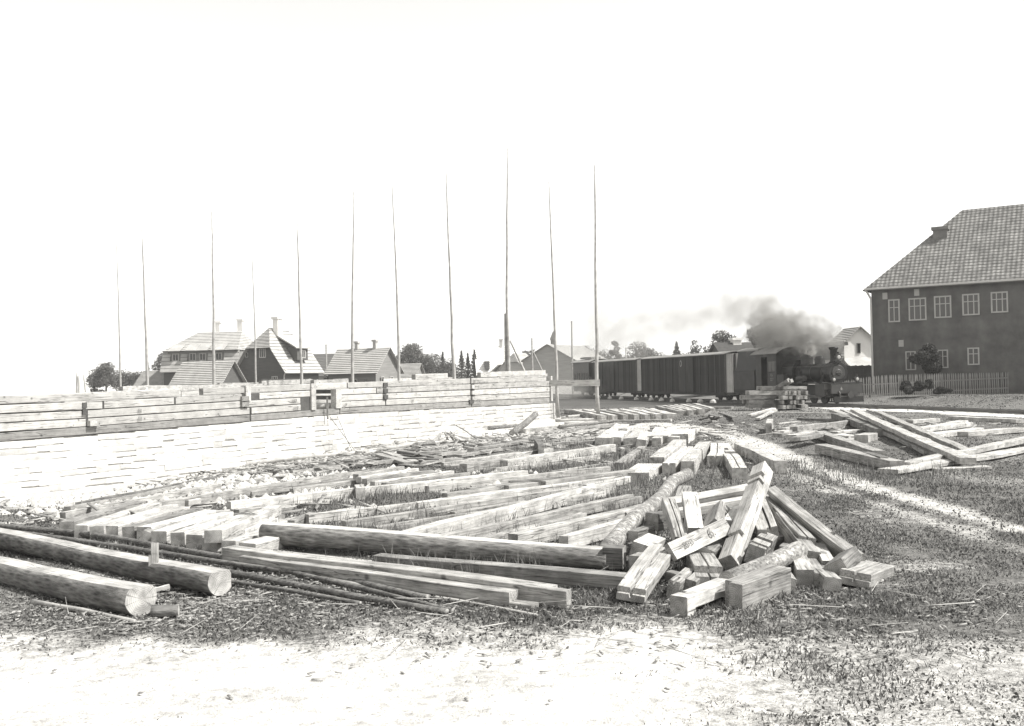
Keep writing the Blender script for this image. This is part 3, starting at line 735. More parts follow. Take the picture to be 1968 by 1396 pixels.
# flat stack of sleepers laid side by side
G3 = 'sleepers laid side by side in front of the goods vans'
random.seed(8)
SLP = ['at the very left end', 'second from the left end', 'third from the left end', 'fourth from the left end', 'fifth from the left end', 'sixth from the left end', 'just right of the rightmost scaffold pole', 'second right of the rightmost scaffold pole', 'third right of the rightmost scaffold pole', 'left of the middle', 'in the very middle', 'right of the middle', 'second right of the middle', 'third right of the middle', 'where the strip steps back', 'first after the step back', 'second after the step back', 'fifth from the right end', 'fourth from the right end', 'third from the right end', 'second from the right end', 'at the very right end']
for i in range(22):
    x = 1150+i*10.5; y = 800-(i*.25)
    if 1300 < x: y = 792-(x-1300)*.09
    lay('sleeper %s in the strip lying before the goods vans' % SLP[i], x, y-1, x-62+i*1.2, y-13+i*.12, .24, .22+.05*(i % 2), mats=WP if i % 5 else W, group=G3, name='sleeper', cat='sleeper')
lay('long thin plank with an end block, behind the strip of sleepers', 1262, 780, 1408, 782, .2, .12, lift=.12, mats=W, cat='plank', name='plank')
lay('long plank below the strip of sleepers, left part', 1125, 808, 1290, 806, .18, .1, mats=WP, cat='plank', name='plank')
lay('small pile piece behind the rightmost scaffold pole', 1206, 784, 1236, 783, .3, .12, mats=W, cat='plank', name='plank')
for i, (a_, b_, c_, d_) in enumerate([(1090,798,1150,794),(1080,803,1180,799),(1068,806,1160,803),(1100,790,1118,786),(1085,812,1150,810),(1075,817,1180,808)]):
    laylog('thin log %s at the foot of the scaffold poles' % ['behind the rightmost pole', 'lying second from the back', 'lying close to the wall corner', 'shortest, furthest back', 'crossing the pale boards', 'nearest, running to the track bend'][i], a_, b_, c_, d_, .07, .05, mats=[M['pole'] if i%2 else M['pole_pale'], M['end'], M['wood']])
# along the wall foot
laylog('very long thin log lying along the foot of the limestone foundation', 458, 889, 866, 845, .085, .06, wav=.03, mats=[M['pole_pale'], M['end'], M['wood']])
laylog('dark log lying near the slat heap at the wall foot', 798, 851, 832, 846, .12, .1)
log('dark log propped up near the right end of the wall foot', onz(985, 834, .1), onz(1030, 826, .1)+Vector((0,0,.62)), .13, .12)
laylog('thin log along the wall foot left of the propped dark log', 940, 819, 990, 815, .09, .07, mats=[M['pole'], M['end'], M['wood']])
laylog('thin pale log left of the dark log at the wall foot', 700, 868, 780, 855, .07, .06, mats=[M['pole_pale'], M['end'], M['wood']])
lay('small open wooden trough standing in the rubble by the wall foot', 456, 886, 476, 885, .22, .2, mats=W, cat='block', name='wood_block')
lay('short dark board lying alone in the rubble at left', 230, 929, 290, 922, .1, .05, mats=WG, cat='board', name='board')
lay('bent board leaning in the rubble left of the long narrow beams', 430, 940, 460, 905, .12, .06, mats=W, cat='board', name='board')
# heap of white slats
GH = 'heap of thin white slats at the wall foot'
random.seed(31)
hc = onz(862, 850, 0)
for i in range(16):
    an = random.uniform(-.4, 3.5); rr = random.uniform(.35, .9); p = hc+Vector((math.cos(an)*rr*1.1, math.sin(an)*rr*.5-.25, 0)); p.z = g(p.x, p.y)+.03
    q = hc+Vector((random.uniform(-.35, .35), random.uniform(-.1, .3), .34+random.uniform(-.05, .08)))
    beam('thin white slat in the heap at the foot of the wall', p, q, .07, .02, mats=WP, cat='slat', name='slat', group=GH, roll=random.uniform(-20, 20), n=2)
log('thin dark stick leaning over the white slat heap', onz(930, 852, .02), hc+Vector((.3,0,.62)), .02, .015, mats=[M['pole'], M['end'], M['wood']], name='stick', cat='stick')
# ---------------------------------------------------------------- the big heap of short timbers, right foreground
GT = 'heap of short squared timbers in the right foreground'
random.seed(41)
def zz(px, py, D, lo=.06):
    p = at(px, py, D); gg = g(p.x, p.y)+lo
    if p.z < gg: p.z = gg
    return p
def pb(label, x1, y1, D1, x2, y2, D2, w_, h_, roll=0, mats=None, **kw):
    return beam(label, zz(x1, y1, D1, h_*.45), zz(x2, y2, D2, h_*.45), w_, h_, roll, mats=mats or W, group=GT, **kw)
WP2 = [M['wood_pale'], M['end']]
TALL = pb('tall notched timber leaning at the top of the heap, highest of all', 1466, 902, 11.2, 1402, 1084, 9.75, .165, .165, 28, WP2,
   cuts=((.12, .17, 'top', .35), (.20, .235, 'top', .5), (.76, .80, 'top', .4)))
pb('long grey plank sloping down the right side of the heap', 1484, 950, 11.4, 1655, 1086, 9.7, .11, .2, 20, [M['wood'], M['end']], cuts=((.7, .74, 'rs', .3),))
pb('broad timber behind the tall one, sloping to the bark log', 1476, 966, 11.5, 1548, 1050, 10.2, .2, .2, -14, W, groove=(.012, .03))
pb('timber under the broad one with a dark shaded side', 1500, 1000, 10.9, 1560, 1075, 9.9, .17, .18, -10, W)
T4 = pb('pale timber marked with a painted six, slanting across the heap', 1289, 1063, 9.6, 1397, 1010, 10.3, .06, .18, -32, WP2)
pb('wide grooved timber pointing to the camera at the left of the heap', 1211, 1145, 8.6, 1276, 1056, 9.9, .25, .11, 6, WP2, groove=(.016, .03), cuts=((0, .03, 'top', .45),))
pb('upper long pale timber lying across the back of the heap', 1288, 972, 11.9, 1462, 942, 12.2, .16, .15, 18, WP2)
pb('lower long pale timber lying across the back of the heap', 1300, 988, 11.7, 1450, 960, 12.0, .1, .1, 10, WP2)
pb('upright white timber leaning on the long pale timber', 1326, 956, 11.5, 1336, 1024, 10.6, .17, .12, 0, WP2)
pb('grey split timber left of the upright white one', 1284, 968, 11.5, 1308, 1042, 10.5, .15, .12, -8, W, groove=(.008, .03))
pb('short pale block behind the birch log, top of the heap', 1318, 944, 12.4, 1306, 975, 12.0, .15, .14, 0, W)
pb('pointed timber end between the six and the tall timber', 1384, 982, 11.2, 1372, 1020, 10.6, .2, .18, 42, W)
pb('dark ended block tucked behind the tall timber', 1400, 1012, 10.4, 1420, 985, 11.2, .14, .13, 5, WP2)
pb('pair timber right of the tall one, leaning steeply', 1462, 975, 11.3, 1482, 1028, 10.4, .15, .16, 12, WP2, groove=(.012, .05))
pb('small timber hanging down in the dark gap right of the tall one', 1452, 990, 11.0, 1464, 1026, 10.3, .1, .1, 0, WP2)
pb('notched block with two dark slots below the steep pair', 1449, 1068, 9.7, 1476, 1040, 10.4, .17, .19, 18, W, cuts=((.1, .22, 'top', .4), (.45, .6, 'top', .4)))
log('peeling bark log lying over the front of the heap', zz(1396, 1122, 8.8, .14), zz(1538, 1056, 9.9, .16), .085, .095, mats=[M['birch'], M['end_pale'], M['wood']], name='bark_log', cat='log', seg=16, group=GT)
pb('double block with a lapped end in the centre of the heap', 1364, 1112, 9.0, 1346, 1076, 9.9, .27, .15, 3, W, groove=(.01, .03), cuts=((0, .2, 'top', .45),))
pb('low front timber ending in a tall square block', 1304, 1180, 8.15, 1412, 1146, 8.9, .17, .18, 0, WP2, cuts=((.14, 1, 'bot', .35), (.14, .2, 'rs', .3)))
pb('largest front block with a broad sunlit side', 1407, 1160, 8.35, 1502, 1146, 8.95, .2, .24, 2, W, cuts=((0, .06, 'rs', .35),))
pb('small split block left of the front timbers', 1303, 1148, 8.75, 1333, 1128, 9.3, .2, .16, 12, W, groove=(.01, .04), cuts=((0, .3, 'ls', .5),))
pb('pale blocky end at the left edge of the heap', 1228, 1062, 10.1, 1258, 1046, 10.7, .2, .2, 15, WP2)
pb('lower stub under the pale blocky end', 1222, 1082, 9.8, 1250, 1072, 10.2, .15, .14, 0, W)
pb('dark square timber end standing right of the bark log', 1549, 1112, 9.2, 1530, 1070, 10.1, .15, .15, 0, W)
pb('second dark square timber end right of the bark log', 1578, 1122, 9.15, 1556, 1084, 10.0, .12, .14, 4, W)
pb('lowest leaning timber end at the right foot of the heap', 1600, 1138, 8.95, 1575, 1112, 9.6, .17, .14, 8, W)
pb('dark wedge shaped block leaning under the long grey plank', 1608, 1094, 9.3, 1636, 1070, 9.7, .2, .15, -30, WG)
pb('wide grooved block at the far right foot of the heap', 1640, 1112, 9.1, 1688, 1094, 9.7, .3, .13, 6, W, groove=(.012, .03), cuts=((0, .05, 'top', .5),))
pb('pale upright timber behind the dark wedge', 1572, 1054, 10.3, 1594, 1090, 9.7, .12, .12, 0, WP2)
pb('shaded timber with a dark slot right of the broad one', 1560, 1045, 10.6, 1580, 1080, 9.9, .13, .12, 10, W, cuts=((.4, .55, 'top', .4),))
pb('grey timber lying flat inside the left of the heap', 1252, 1004, 11.6, 1302, 998, 11.9, .2, .2, 0, WG)
pb('short offcut lying in the grass at the left of the heap', 1216, 1030, 11.0, 1250, 1020, 11.5, .12, .1, 0, W)
pb('tiny offcut lying under the grooved timber', 1284, 1106, 9.5, 1312, 1112, 9.4, .12, .09, 0, W)
pb('curved grey block under the painted timber', 1352, 1066, 9.9, 1376, 1046, 10.4, .22, .14, 20, WG)
pb('small triangular block in front of the bark log', 1512, 1132, 8.95, 1496, 1108, 9.5, .15, .14, 20, W)
pb('hidden timber filling the dark middle of the heap', 1410, 1058, 10.3, 1520, 1040, 10.7, .2, .2, 10, WG)
pb('hidden timber under the back of the heap', 1330, 1030, 11.0, 1440, 1010, 11.3, .2, .2, 0, WG)
pb('hidden timber under the right slope of the heap', 1500, 1062, 10.2, 1590, 1078, 10.0, .2, .18, 0, WG)
pb('offcut of board leaning between the centre block and the tall timber', 1326, 1138, 9.0, 1340, 1108, 9.5, .2, .05, 5, W)
for o_, s, x, y, sz in ((T4, '6.', .17, .0, .14), (T4, '20 3', -.24, 0, .09)):
    tx = link('painted_number', text_mesh(s, sz, M['paint_soft']), o_)
    # on the broad face (local -y side)
    tx.matrix_local = Matrix.Translation((x, -.040, y)) @ Matrix.Rotation(R(90), 4, 'X')
# crooked birch log
P = [zz(1163, 1062, 10.6, .12), zz(1215, 1000, 11.6, .2), zz(1268, 962, 12.7, .3), zz(1292, 926, 13.6, .4), zz(1322, 912, 14.2, .5)]
c0 = P[0].copy(); Q = []
for a_, b_ in zip(P[:-1], P[1:]): Q += [a_.lerp(b_, i/5) for i in range(5)]
Q.append(P[-1])
for _ in range(2): Q = [Q[0]]+[(Q[i-1]+Q[i]*2+Q[i+1])/4 for i in range(1, len(Q)-1)]+[Q[-1]]
rings = []
for i, q in enumerate(Q):
    d = (Q[min(i+1, len(Q)-1)]-Q[max(i-1, 0)]).normalized(); s_ = Vector((0,0,1)).cross(d).normalized(); u_ = d.cross(s_); r = .10-.012*i/len(Q)
    rings.append([q-c0+s_*r*random.uniform(.93,1.07)*math.cos(.4488*k)+u_*r*random.uniform(.93,1.07)*math.sin(.4488*k) for k in range(14)])
mb = MB(); mb.loft(rings, True, 0, 1)
link('birch_log', mb.mesh('birch_log', [M['birch'], M['end_pale']], True), None, c0, 'crooked birch log leaning onto the heap of short timbers', 'log')

# ---------------------------------------------------------------- planks and beams, right middle ground
random.seed(43)
def rb(label, x1, y1, l1, x2, y2, l2, w_, h_, mats=None, **kw):
    return lay(label, x1, y1, x2, y2, w_, h_, lift=l1, l2=l2, mats=mats or W, **kw)
rb('grey beam with its upper end raised, left of the white leaning plank', 1600, 787, .3, 1790, 866, .0, .3, .11, W)
rb('lower grey beam cut in steps under the raised grey beam', 1604, 794, .15, 1690, 824, .02, .26, .22, WG, cuts=((.3, .36, 'top', .6), (.7, .74, 'top', .5)))
rb('bright white plank slanting down to the right edge', 1642, 786, .45, 1860, 880, .1, .3, .12, WP)
rb('grey leaning beam furthest right of the slanting group', 1686, 790, .35, 1860, 864, .05, .24, .11, W)
rb('long pale hewn beam pointing away at the middle right', 1575, 828, .05, 1690, 866, .0, .3, .2, W)
rb('long hewn beam lying in the grass nearest the cart track', 1578, 854, .05, 1724, 886, .0, .3, .2, W)
for i, (a_, b_, c_, d_) in enumerate([(1618,786,1740,838),(1655,795,1800,852),(1668,787,1830,852),(1700,800,1811,838)]):
    rb('thin plank %s in the slanting group at right' % ['under the left grey beam', 'left of the bright slanting plank', 'between the bright plank and the furthest beam', 'shortest, nearest the right edge'][i], a_, b_, .18, c_, d_, .0, .16, .06, (W, WP, W, WP)[i], cat='plank', name='plank')
rb('thin dark board lying on the beam nearest the track', 1664, 868, .2, 1700, 878, .2, .16, .05, WG, cat='board', name='board')
rb('bright plank reaching in from the right edge, upper one', 1738, 888, .05, 1990, 836, .1, .24, .12, WP, cat='plank', name='plank')
rb('bright pointed plank reaching in from the right edge, lower one', 1706, 902, .03, 1990, 858, .05, .4, .08, WP, cat='plank', name='plank')
rb('short white board at the right edge under the pointed plank', 1794, 900, .0, 1900, 896, .0, .3, .06, WP, cat='board', name='board')
rb('pale log lying crosswise left of the grey beams', 1525, 820, .05, 1634, 808, .05, .26, .2, W)
rb('thin dark board behind the pale crosswise beam', 1535, 803, .05, 1622, 807, .05, .2, .1, WG)
rb('long thin white lath behind the small debris', 1497, 793, .1, 1606, 794, .1, .14, .06, WP)
rb('white board propped towards the timber stack, upper', 1440, 797, .05, 1487, 784, .3, .26, .08, WP, cat='board', name='board')
rb('white board propped towards the timber stack, lower', 1456, 804, .05, 1490, 787, .2, .2, .08, WP, cat='board', name='board')
rb('small upright pale stub in front of the propped boards', 1477, 814, .0, 1480, 806, .0, .2, .36, W, cat='block', name='wood_block')
rb('thin board lying flat in front of the dark crosswise board', 1494, 814, .0, 1536, 809, .0, .16, .05, W, cat='board', name='board')
for i, (a_, b_, c_, d_) in enumerate([(1494,834,1530,828),(1498,829,1540,822),(1502,823,1545,817),(1520,836,1562,828),(1528,841,1575,832)]):
    rb('%s plank of the low stack left of the long hewn beams' % ['bottom left', 'middle', 'top', 'bent right', 'lowest right'][i], a_, b_, .05*i, c_, d_, .05*i, .3, .1, WP if i%2 else W, cat='plank', name='plank', group='low plank stack by the hewn beams')
rb('pale square block behind the pale hewn beam', 1655, 836, .0, 1674, 832, .0, .4, .22, WP, cat='block', name='wood_block')
for i, (a_, b_, c_, d_) in enumerate([(1590,822,1630,818),(1600,829,1650,826),(1612,834,1645,838),(1640,815,1680,818),(1625,842,1650,846),(1700,822,1730,818)]):
    rb('flat pale offcut %s among the debris at right' % ['left of centre', 'in the centre', 'lower centre', 'under the grey beam', 'lowest', 'on the white plank'][i], a_, b_, .0, c_, d_, .0, .4, .07, WP, cat='offcut', name='board_offcut')
for i, (a_, b_, c_, d_) in enumerate([(1748,807,1800,805),(1735,826,1860,812),(1760,838,1880,822),(1775,822,1850,808),(1830,800,1960,806),(1850,830,1960,822)]):
    rb('white sawn plank %s at the far right' % ['short, beyond the grey beam', 'long and lowest', 'long, crossing the grey beam end', 'thin, in the middle', 'furthest back', 'nearest the edge'][i], a_, b_, .02, c_, d_, .02, .36, .14, WP, cat='plank', name='plank')
lay('short squared beam lying right across the cart track verge', 1420, 851, 1500, 886, .26, .26, mats=WP)
# dark debris by the track bend
GD = 'dark splintered boards near the bend of the cart track'
for i, (a_, b_, c_, d_) in enumerate([(1345,806,1368,800),(1362,795,1380,800),(1384,793,1412,802),(1350,814,1372,808),(1370,806,1386,800),(1356,799,1366,790)]):
    lay('dark splintered board, %s of the scatter by the track bend' % ['lowest left', 'upper middle', 'longest right', 'nearest', 'middle right', 'smallest'][i], a_, b_, c_, d_, .2, .05, l2=.15, mats=[M['bark'], M['end']], cat='board', name='broken_board', group=GD)
# pale railway side stones
GQ = 'pale stones lying along the railway'
for i, px in enumerate((1165, 1187, 1209, 1238, 1268, 1288, 1309, 1341, 1364, 1389)):
    s = track_s(px); p = trk(s, -.75, 0); p.z = g(p.x, p.y)+.1
    mb = MB(); mb.loft([[(math.cos(k*.9+.3)*.24*a1*random.uniform(.8,1.1), math.sin(k*.9+.3)*.16*a1, z1) for k in range(7)] for a1, z1 in ((1, -.12), (.9, .02), (.3, .16))], True)
    link('stone', mb.mesh('stone', M['mortar']), None, p, '%s pale stone from the left at the rail beside the goods vans' % ords[i].replace('leftmost', 'first'), 'stone', GQ)
# ---------------------------------------------------------------- timber stack by the locomotive
DS = 54.0; gst = g(at(1480, 780, DS).x, DS)
base = at(1480, 780, DS); zb0 = gst+.02
GM = 'stacked beams beside the locomotive'
def sx(px, D=DS): return at(px, 770, D).x
lev = [(1432,1485,0),(1431,1484,1),(1424,1489,2),(1434,1505,3),(1458,1521,4)]
for i, (a_, b_, l) in enumerate(lev):
    for j, dy in enumerate((0, .32, .64)):
        z = zb0+.14+l*.235+.1
        beam('%s beam of the %s row in the long stack beside the locomotive' % (['lowest', 'second lowest', 'middle', 'second highest', 'highest'][i], ['front', 'middle', 'back'][j]),
             (sx(a_)+random.uniform(-.1,.1), DS+dy-.5, z), (sx(b_)+random.uniform(-.1,.1), DS+dy-.4, z), .3, .225, mats=WG if i != 3 else W, group=GM, roll=random.uniform(-1, 1))
for l in range(4):
    for i in range(7):
        if (l*3+i) % 5 == 4: continue
        x = sx(1494+i*7.2); z = zb0+.12+l*.25
        beam('%s crosswise beam, %s layer, at the right end of the stack beside the locomotive' % (ords[i], ['lowest', 'second', 'third', 'top'][l]),
             (x+random.uniform(-.03,.03), DS-1.15+random.uniform(-.2, .12), z+.05), (x+random.uniform(-.05,.05), DS+.9, z+.05), .13 if l%2 else .17, .2, mats=W if (i+l)%2 else WP, group=GM, roll=random.uniform(-2, 2))
beam('long beam lying on top at the right end of the stack by the locomotive', (sx(1497), DS-.9, zb0+1.2), (sx(1541), DS-.9, zb0+1.16), .2, .16, mats=W, group=GM)
beam('left one of two short timbers tilted up on the stack', (sx(1492), DS-.5, zb0+1.27), (sx(1505), DS-1.2, zb0+1.6), .2, .2, mats=W, group=GM, roll=20)
beam('right one of two short timbers tilted up on the stack', (sx(1498), DS-.5, zb0+1.25), (sx(1511), DS-1.2, zb0+1.58), .2, .2, mats=W, group=GM, roll=10)
# ---------------------------------------------------------------- railway
ANG = math.atan2(TU.y, TU.x)
M['steel'] = simple('rail_steel', .12, rough=.5, metal=.6, var=.3)
M['loco'] = simple('locomotive_black', .016, rough=.5, var=.4, bump=.15, scale=2)
M['loco2'] = simple('locomotive_grey', .04, rough=.55, var=.35, bump=.15, scale=2)
M['van'] = simple('van_paint', .042, rnd=.45, rough=.8, var=.35, scale=2, stretch=(1,1,.35), bump=.5)
M['van2'] = simple('van_paint_worn', .048, rnd=.45, rough=.8, var=.4, scale=2.5, stretch=(1,1,.3), bump=.5)
M['vanframe'] = simple('van_ironwork', .03, rough=.7, var=.3)
M['vanend'] = simple('van_end', .22, rough=.8, var=.2, scale=2)
M['vanroof'] = simple('van_roof', .20, rough=.7, var=.25, scale=1)
M['lampw'] = simple('pale_enamel', .3, rough=.4, var=.1)
M['coach'] = simple('coach_paint', .12, rough=.6, var=.15, scale=1)
gl = NT('window_glass'); gl.p.inputs['Base Color'].default_value = grey(.03); gl.p.inputs['Roughness'].default_value = .08; gl.p.inputs['Specular IOR Level'].default_value = .6; M['glass'] = gl.m
gl = NT('pale_glass'); gl.p.inputs['Base Color'].default_value = grey(.10); gl.p.inputs['Roughness'].default_value = .15; M['glassp'] = gl.m
RZ = .15  # rail top
def trkthing(name, label, cat, s, group=None):
    p = trk(s, HW, RZ); return thing(name, label, cat, p, ANG, group)
S0, S1 = -170, 66
tr = thing('railway_track', 'narrow gauge railway track carrying the train and running on to the right edge', 'railway track', trk(0, HW, 0), ANG)
for yy in (-.375, .375):
    mb = MB()
    pr = [(-.05,.02),(.05,.02),(.05,.035),(.012,.05),(.012,.1),(.03,.11),(.03,.15),(-.03,.15),(-.03,.11),(-.012,.1),(-.012,.05),(-.05,.035)]
    mb.loft([[(x, yy+a, b) for a, b in pr] for x in (S0, S1)]); part('rail', mb, M['steel'], tr)
sl = MB(); sl.box(-.1, .1, -.75, .75, -.08, .02); slm = sl.mesh('railway_sleeper', [M['wood_grey']])
random.seed(3)
k = 0; x = S1-1
while x > -30:
    o = link('railway_sleeper', slm, tr, (x, random.uniform(-.05,.05), 0)); o.rotation_euler = (0,0,random.uniform(-.04,.04)); x -= .75; k += 1
def wheelset(par, x, r=.36, gauge=.4, spokes=0, mat=None, near=True):
    for sgn in (-1, 1):
        mb = MB(); mb.cyl((x, sgn*gauge-.05, r), (x, sgn*gauge+.05, r), r, r, 20); mb.cyl((x, sgn*gauge-.07, r), (x, sgn*gauge+.07, r), r*.3, r*.3, 10)
        part('wheel', mb, mat or M['vanframe'], par)
    mb = MB(); mb.cyl((x, -gauge, r), (x, gauge, r), .05, .05, 8); part('axle', mb, M['vanframe'], par)
def roofarch(mb, L0, L1, hw, z0, rise, over=.08, th=.05, n=12, mi=0):
    pr = []
    for i in range(n+1):
        t = -1+2*i/n; pr.append(((hw+over)*t, z0+rise*(1-t*t)))
    pr2 = [(y, z-th) for y, z in reversed(pr)]
    mb.loft([[(x, y, z) for y, z in pr+pr2] for x in (L0-over, L1+over)], True, mi)
def goods_van(label, px0, px1, zs, zr, door=(.42, .62), emblem=None, mat='van', group='goods vans behind the locomotive'):
    s0, s1 = track_s(px0), track_s(px1); L = s1-s0
    v = trkthing('goods_van', label, 'goods van', (s0+s1)/2, group); h0, h1 = -L/2, L/2; zs -= RZ; zr -= RZ
    mb = MB(); mb.box(h0+.04, h1-.04, -HW+.06, HW-.04, zs, zr-.02, 0); part('inner_wall', mb, M['vanframe'], v)
    n = int(L/.16); bw_ = (L-.08)/n
    protos = []
    for q in range(3):
        mb = MB(); mb.box(-bw_/2+.006, bw_/2-.006, 0, .045+q*.006, zs, zr-.03); protos.append(mb.mesh('board', [M[mat]]))
    for i in range(n):
        o = link('board', protos[random.choice((0,0,1,2))], v, (h0+.04+bw_*(i+.5), -HW+.012, 0))
    # uprights, ironwork
    m_ = max(4, int(L/1.25)); pos = [h0+.06+(L-.12)*i/m_ for i in range(m_+1)]
    for x in pos:
        mb = MB(); mb.box(x-.05, x+.05, -HW-.035, -HW+.02, zs-.05, zr-.04); part('upright', mb, M['vanframe'], v)
    # door standing proud with its own boards
    d0, d1 = h0+L*door[0], h0+L*door[1]
    mb = MB(); mb.box(d0, d1, -HW-.075, -HW-.04, zs+.02, zr-.12); dr = part('sliding_door', mb, M[mat], v)
    for x in (d0, d1-.08, (d0+d1)/2-.03):
        mb = MB(); mb.box(x, x+.08, -HW-.1, -HW-.077, zs+.02, zr-.12); part('door_batten', mb, M['vanframe'], dr)
    mb = MB(); mb.box(d0-.9, d1+.9, -HW-.09, -HW-.06, zr-.13, zr-.08); part('door_rail', mb, M['vanframe'], v)
    if emblem:
        mb = MB(); xx = d0+(d1-d0)*emblem
        def ell(a, b, y): return [(xx+a*math.cos(6.2832*k/20), y, zr-.55+b*math.sin(6.2832*k/20)) for k in range(20)]
        e0, e1 = ell(.17, .24, 0), ell(.1, .17, 0)
        mb.loft([[(p[0], -HW-.085, p[2]) for p in e0], [(p[0], -HW-.078, p[2]) for p in e0]]); mb2 = MB()
        part('white_oval', mb, M['lampw'], dr, label='white oval emblem on the sliding door')
        mb2.loft([[(p[0], -HW-.092, p[2]) for p in e1], [(p[0], -HW-.086, p[2]) for p in e1]]); part('oval_centre', mb2, M['van'], dr)
    # end wall
    mb = MB(); mb.box(h1-.04, h1+.01, -HW, HW, zs, zr); 
    ne = 12
    for i in range(ne):
        y0 = -HW+2*HW*i/ne; mb.box(h1+.012, h1+.03+(i%2)*.008, y0+.008, y0+2*HW/ne-.008, zs, zr+.02)
    part('end_wall', mb, M['vanend'], v, label='pale end wall facing the locomotive')
    for y in (-HW, HW-.1, -.35, .25):
        mb = MB(); mb.box(h1+.04, h1+.1, y, y+.1, zs-.05, zr); part('end_post', mb, M['vanframe'], v)
    mb = MB(); roofarch(mb, h0, h1, HW, zr, .2); part('roof', mb, M['vanroof'], v)
    mb = MB(); mb.box(h0, h1, -HW+.02, -HW+.12, zs-.2, zs-.003); mb.box(h0, h1, HW-.12, HW-.02, zs-.2, zs-.003); mb.box(h1-.1, h1+.04, -HW+.13, HW-.13, zs-.2, zs-.004)
    part('underframe', mb, M['vanframe'], v)
    mb = MB(); mb.cyl((h0+L*.2, -HW+.2, zs-.1), (h0+L*.4, -HW+.2, zs-.42), .02, .02, 6); mb.cyl((h0+L*.4, -HW+.2, zs-.42), (h0+L*.6, -HW+.2, zs-.42), .02, .02, 6); mb.cyl((h0+L*.6, -HW+.2, zs-.42), (h0+L*.8, -HW+.2, zs-.1), .02, .02, 6)
    part('truss_rod', mb, M['vanframe'], v)
    for bx in (h0+1.5, h1-1.5):
        for dx in (-.6, .6): wheelset(v, bx+dx, .3)
        mb = MB(); mb.box(bx-.95, bx+.95, -.62, -.52, .2, .42); mb.box(bx-.2, bx+.2, -.9, .9, .35, zs-.21); part('bogie_frame', mb, M['vanframe'], v)
    mb = MB(); mb.box(h1+.04, h1+.45, -.06, .06, zs-.2, zs-.08); mb.cyl((h1+.4, 0, zs-.14), (h1+.5, 0, zs-.14), .16, .16, 12); part('coupler', mb, M['vanframe'], v)
    return v
zr = at(1393, 680.0, 68.6).z; zs = .72
random.seed(17)
goods_van('long plank sided goods van with a white oval on its door, next to the locomotive', 1233, 1393, zs, zr, (.50, .68), .2)
goods_van('shorter dark goods van behind the rightmost scaffold pole, middle of the train', 1139, 1222, zs, zr-.02, (.35, .55), None, 'van2')
# coach at the tail
s0, s1 = track_s(1101), track_s(1131); L = s1-s0; h0, h1 = -L/2, L/2
v = trkthing('passenger_coach', 'small pale sided passenger coach with six windows at the tail of the train', 'railway coach', (s0+s1)/2)
z0, z1 = .6, zr-RZ+.05
mb = MB(); mb.box(h0, h1, -HW+.05, HW, z0, z1); part('coach_body', mb, M['coach'], v)
for i in range(6):
    x = h0+.55+i*(L-1.1)/5
    mb = MB(); mb.box(x-.2, x+.2, -HW+.02, -HW+.048, 1.35, 2.3); wn = part('window_frame', mb, M['coach'], v)
    mb = MB(); mb.box(x-.14, x+.14, -HW+.005, -HW+.018, 1.42, 2.24); part('pane', mb, M['glass'], wn)
for i in range(int(L/.2)):
    x = h0+.1+i*.2; mb = MB(); mb.box(x, x+.18, -HW+.02, -HW+.048, z0, 1.3); part('board', mb, M['coach'], v)
mb = MB(); mb.box(h1+.002, h1+.05, -HW+.05, HW, z0, z1+.1); part('end_wall', mb, M['vanframe'], v)
mb = MB(); roofarch(mb, h0-.5, h1+.6, HW, z1, .3); part('roof', mb, M['vanroof'], v)
mb = MB(); mb.box(h0+.8, h1-.8, -.5, .5, z1+.32, z1+.5); part('clerestory', mb, M['vanroof'], v)
mb = MB(); mb.box(h0, h1+.5, -HW+.1, HW-.1, z0-.2, z0-.003); part('underframe', mb, M['vanframe'], v)
for x in (h0+1, h1-1): wheelset(v, x, .3)

# ---------------------------------------------------------------- steam locomotive (local +x forwards, -y the side seen)
s_f = track_s(1594)                         # buffer beam
lo = trkthing('steam_locomotive', 'black narrow gauge steam locomotive with tall chimney, two domes and three lamps', 'steam locomotive', s_f)
def sl_(px): return track_s(px)-s_f
xc0, xc1 = sl_(1453), sl_(1492)            # cab
xs = sl_(1579)                              # smokebox front
def z_at(px, py, D): return at(px, py, D).z-RZ
BL = M['loco']; B2 = M['loco2']
# running plate
mb = MB(); mb.box(xc1-.1, .0, -HW, HW, 1.18, 1.24); part('running_plate', mb, BL, lo)
mb = MB(); mb.box(xc0-.1, -.1, -.55, -.47, .55, 1.1); mb.box(xc0-.1, -.1, .47, .55, .55, 1.1); part('frame', mb, BL, lo)
# boiler
bz = 1.82; br = .56
mb = MB(); mb.cyl((xc1-.02, 0, bz), (xs-.75, 0, bz), br, br, 28); bo = part('boiler', mb, BL, lo, True)
mb = MB()
for x in np.linspace(xc1+.5, xs-.9, 4): mb.cyl((x-.03, 0, bz), (x+.03, 0, bz), br+.015, br+.015, 28)
part('boiler_band', mb, B2, bo)
mb = MB(); mb.box(xc1-.02, xc1+1.3, -.72, .72, 1.24, 2.05); mb.cyl((xc1-.02, 0, 1.95), (xc1+1.3, 0, 1.95), .72, .72, 24); part('firebox', mb, BL, lo)
mb = MB(); mb.cyl((xs-.76, 0, bz), (xs, 0, bz), br+.05, br+.05, 28); sb = part('smokebox', mb, BL, lo)
mb = MB(); mb.cyl((xs+.002, 0, bz), (xs+.05, 0, bz), .44, .40, 24); mb.cyl((xs+.05, 0, bz), (xs+.09, 0, bz), .2, .15, 16); d_ = part('smokebox_door', mb, B2, sb)
mb = MB(); mb.cyl((xs+.09, 0, bz), (xs+.16, 0, bz), .03, .03, 8); mb.box(xs+.11, xs+.13, -.2, .2, bz-.015, bz+.015); part('door_handle', mb, M['steel'], sb)
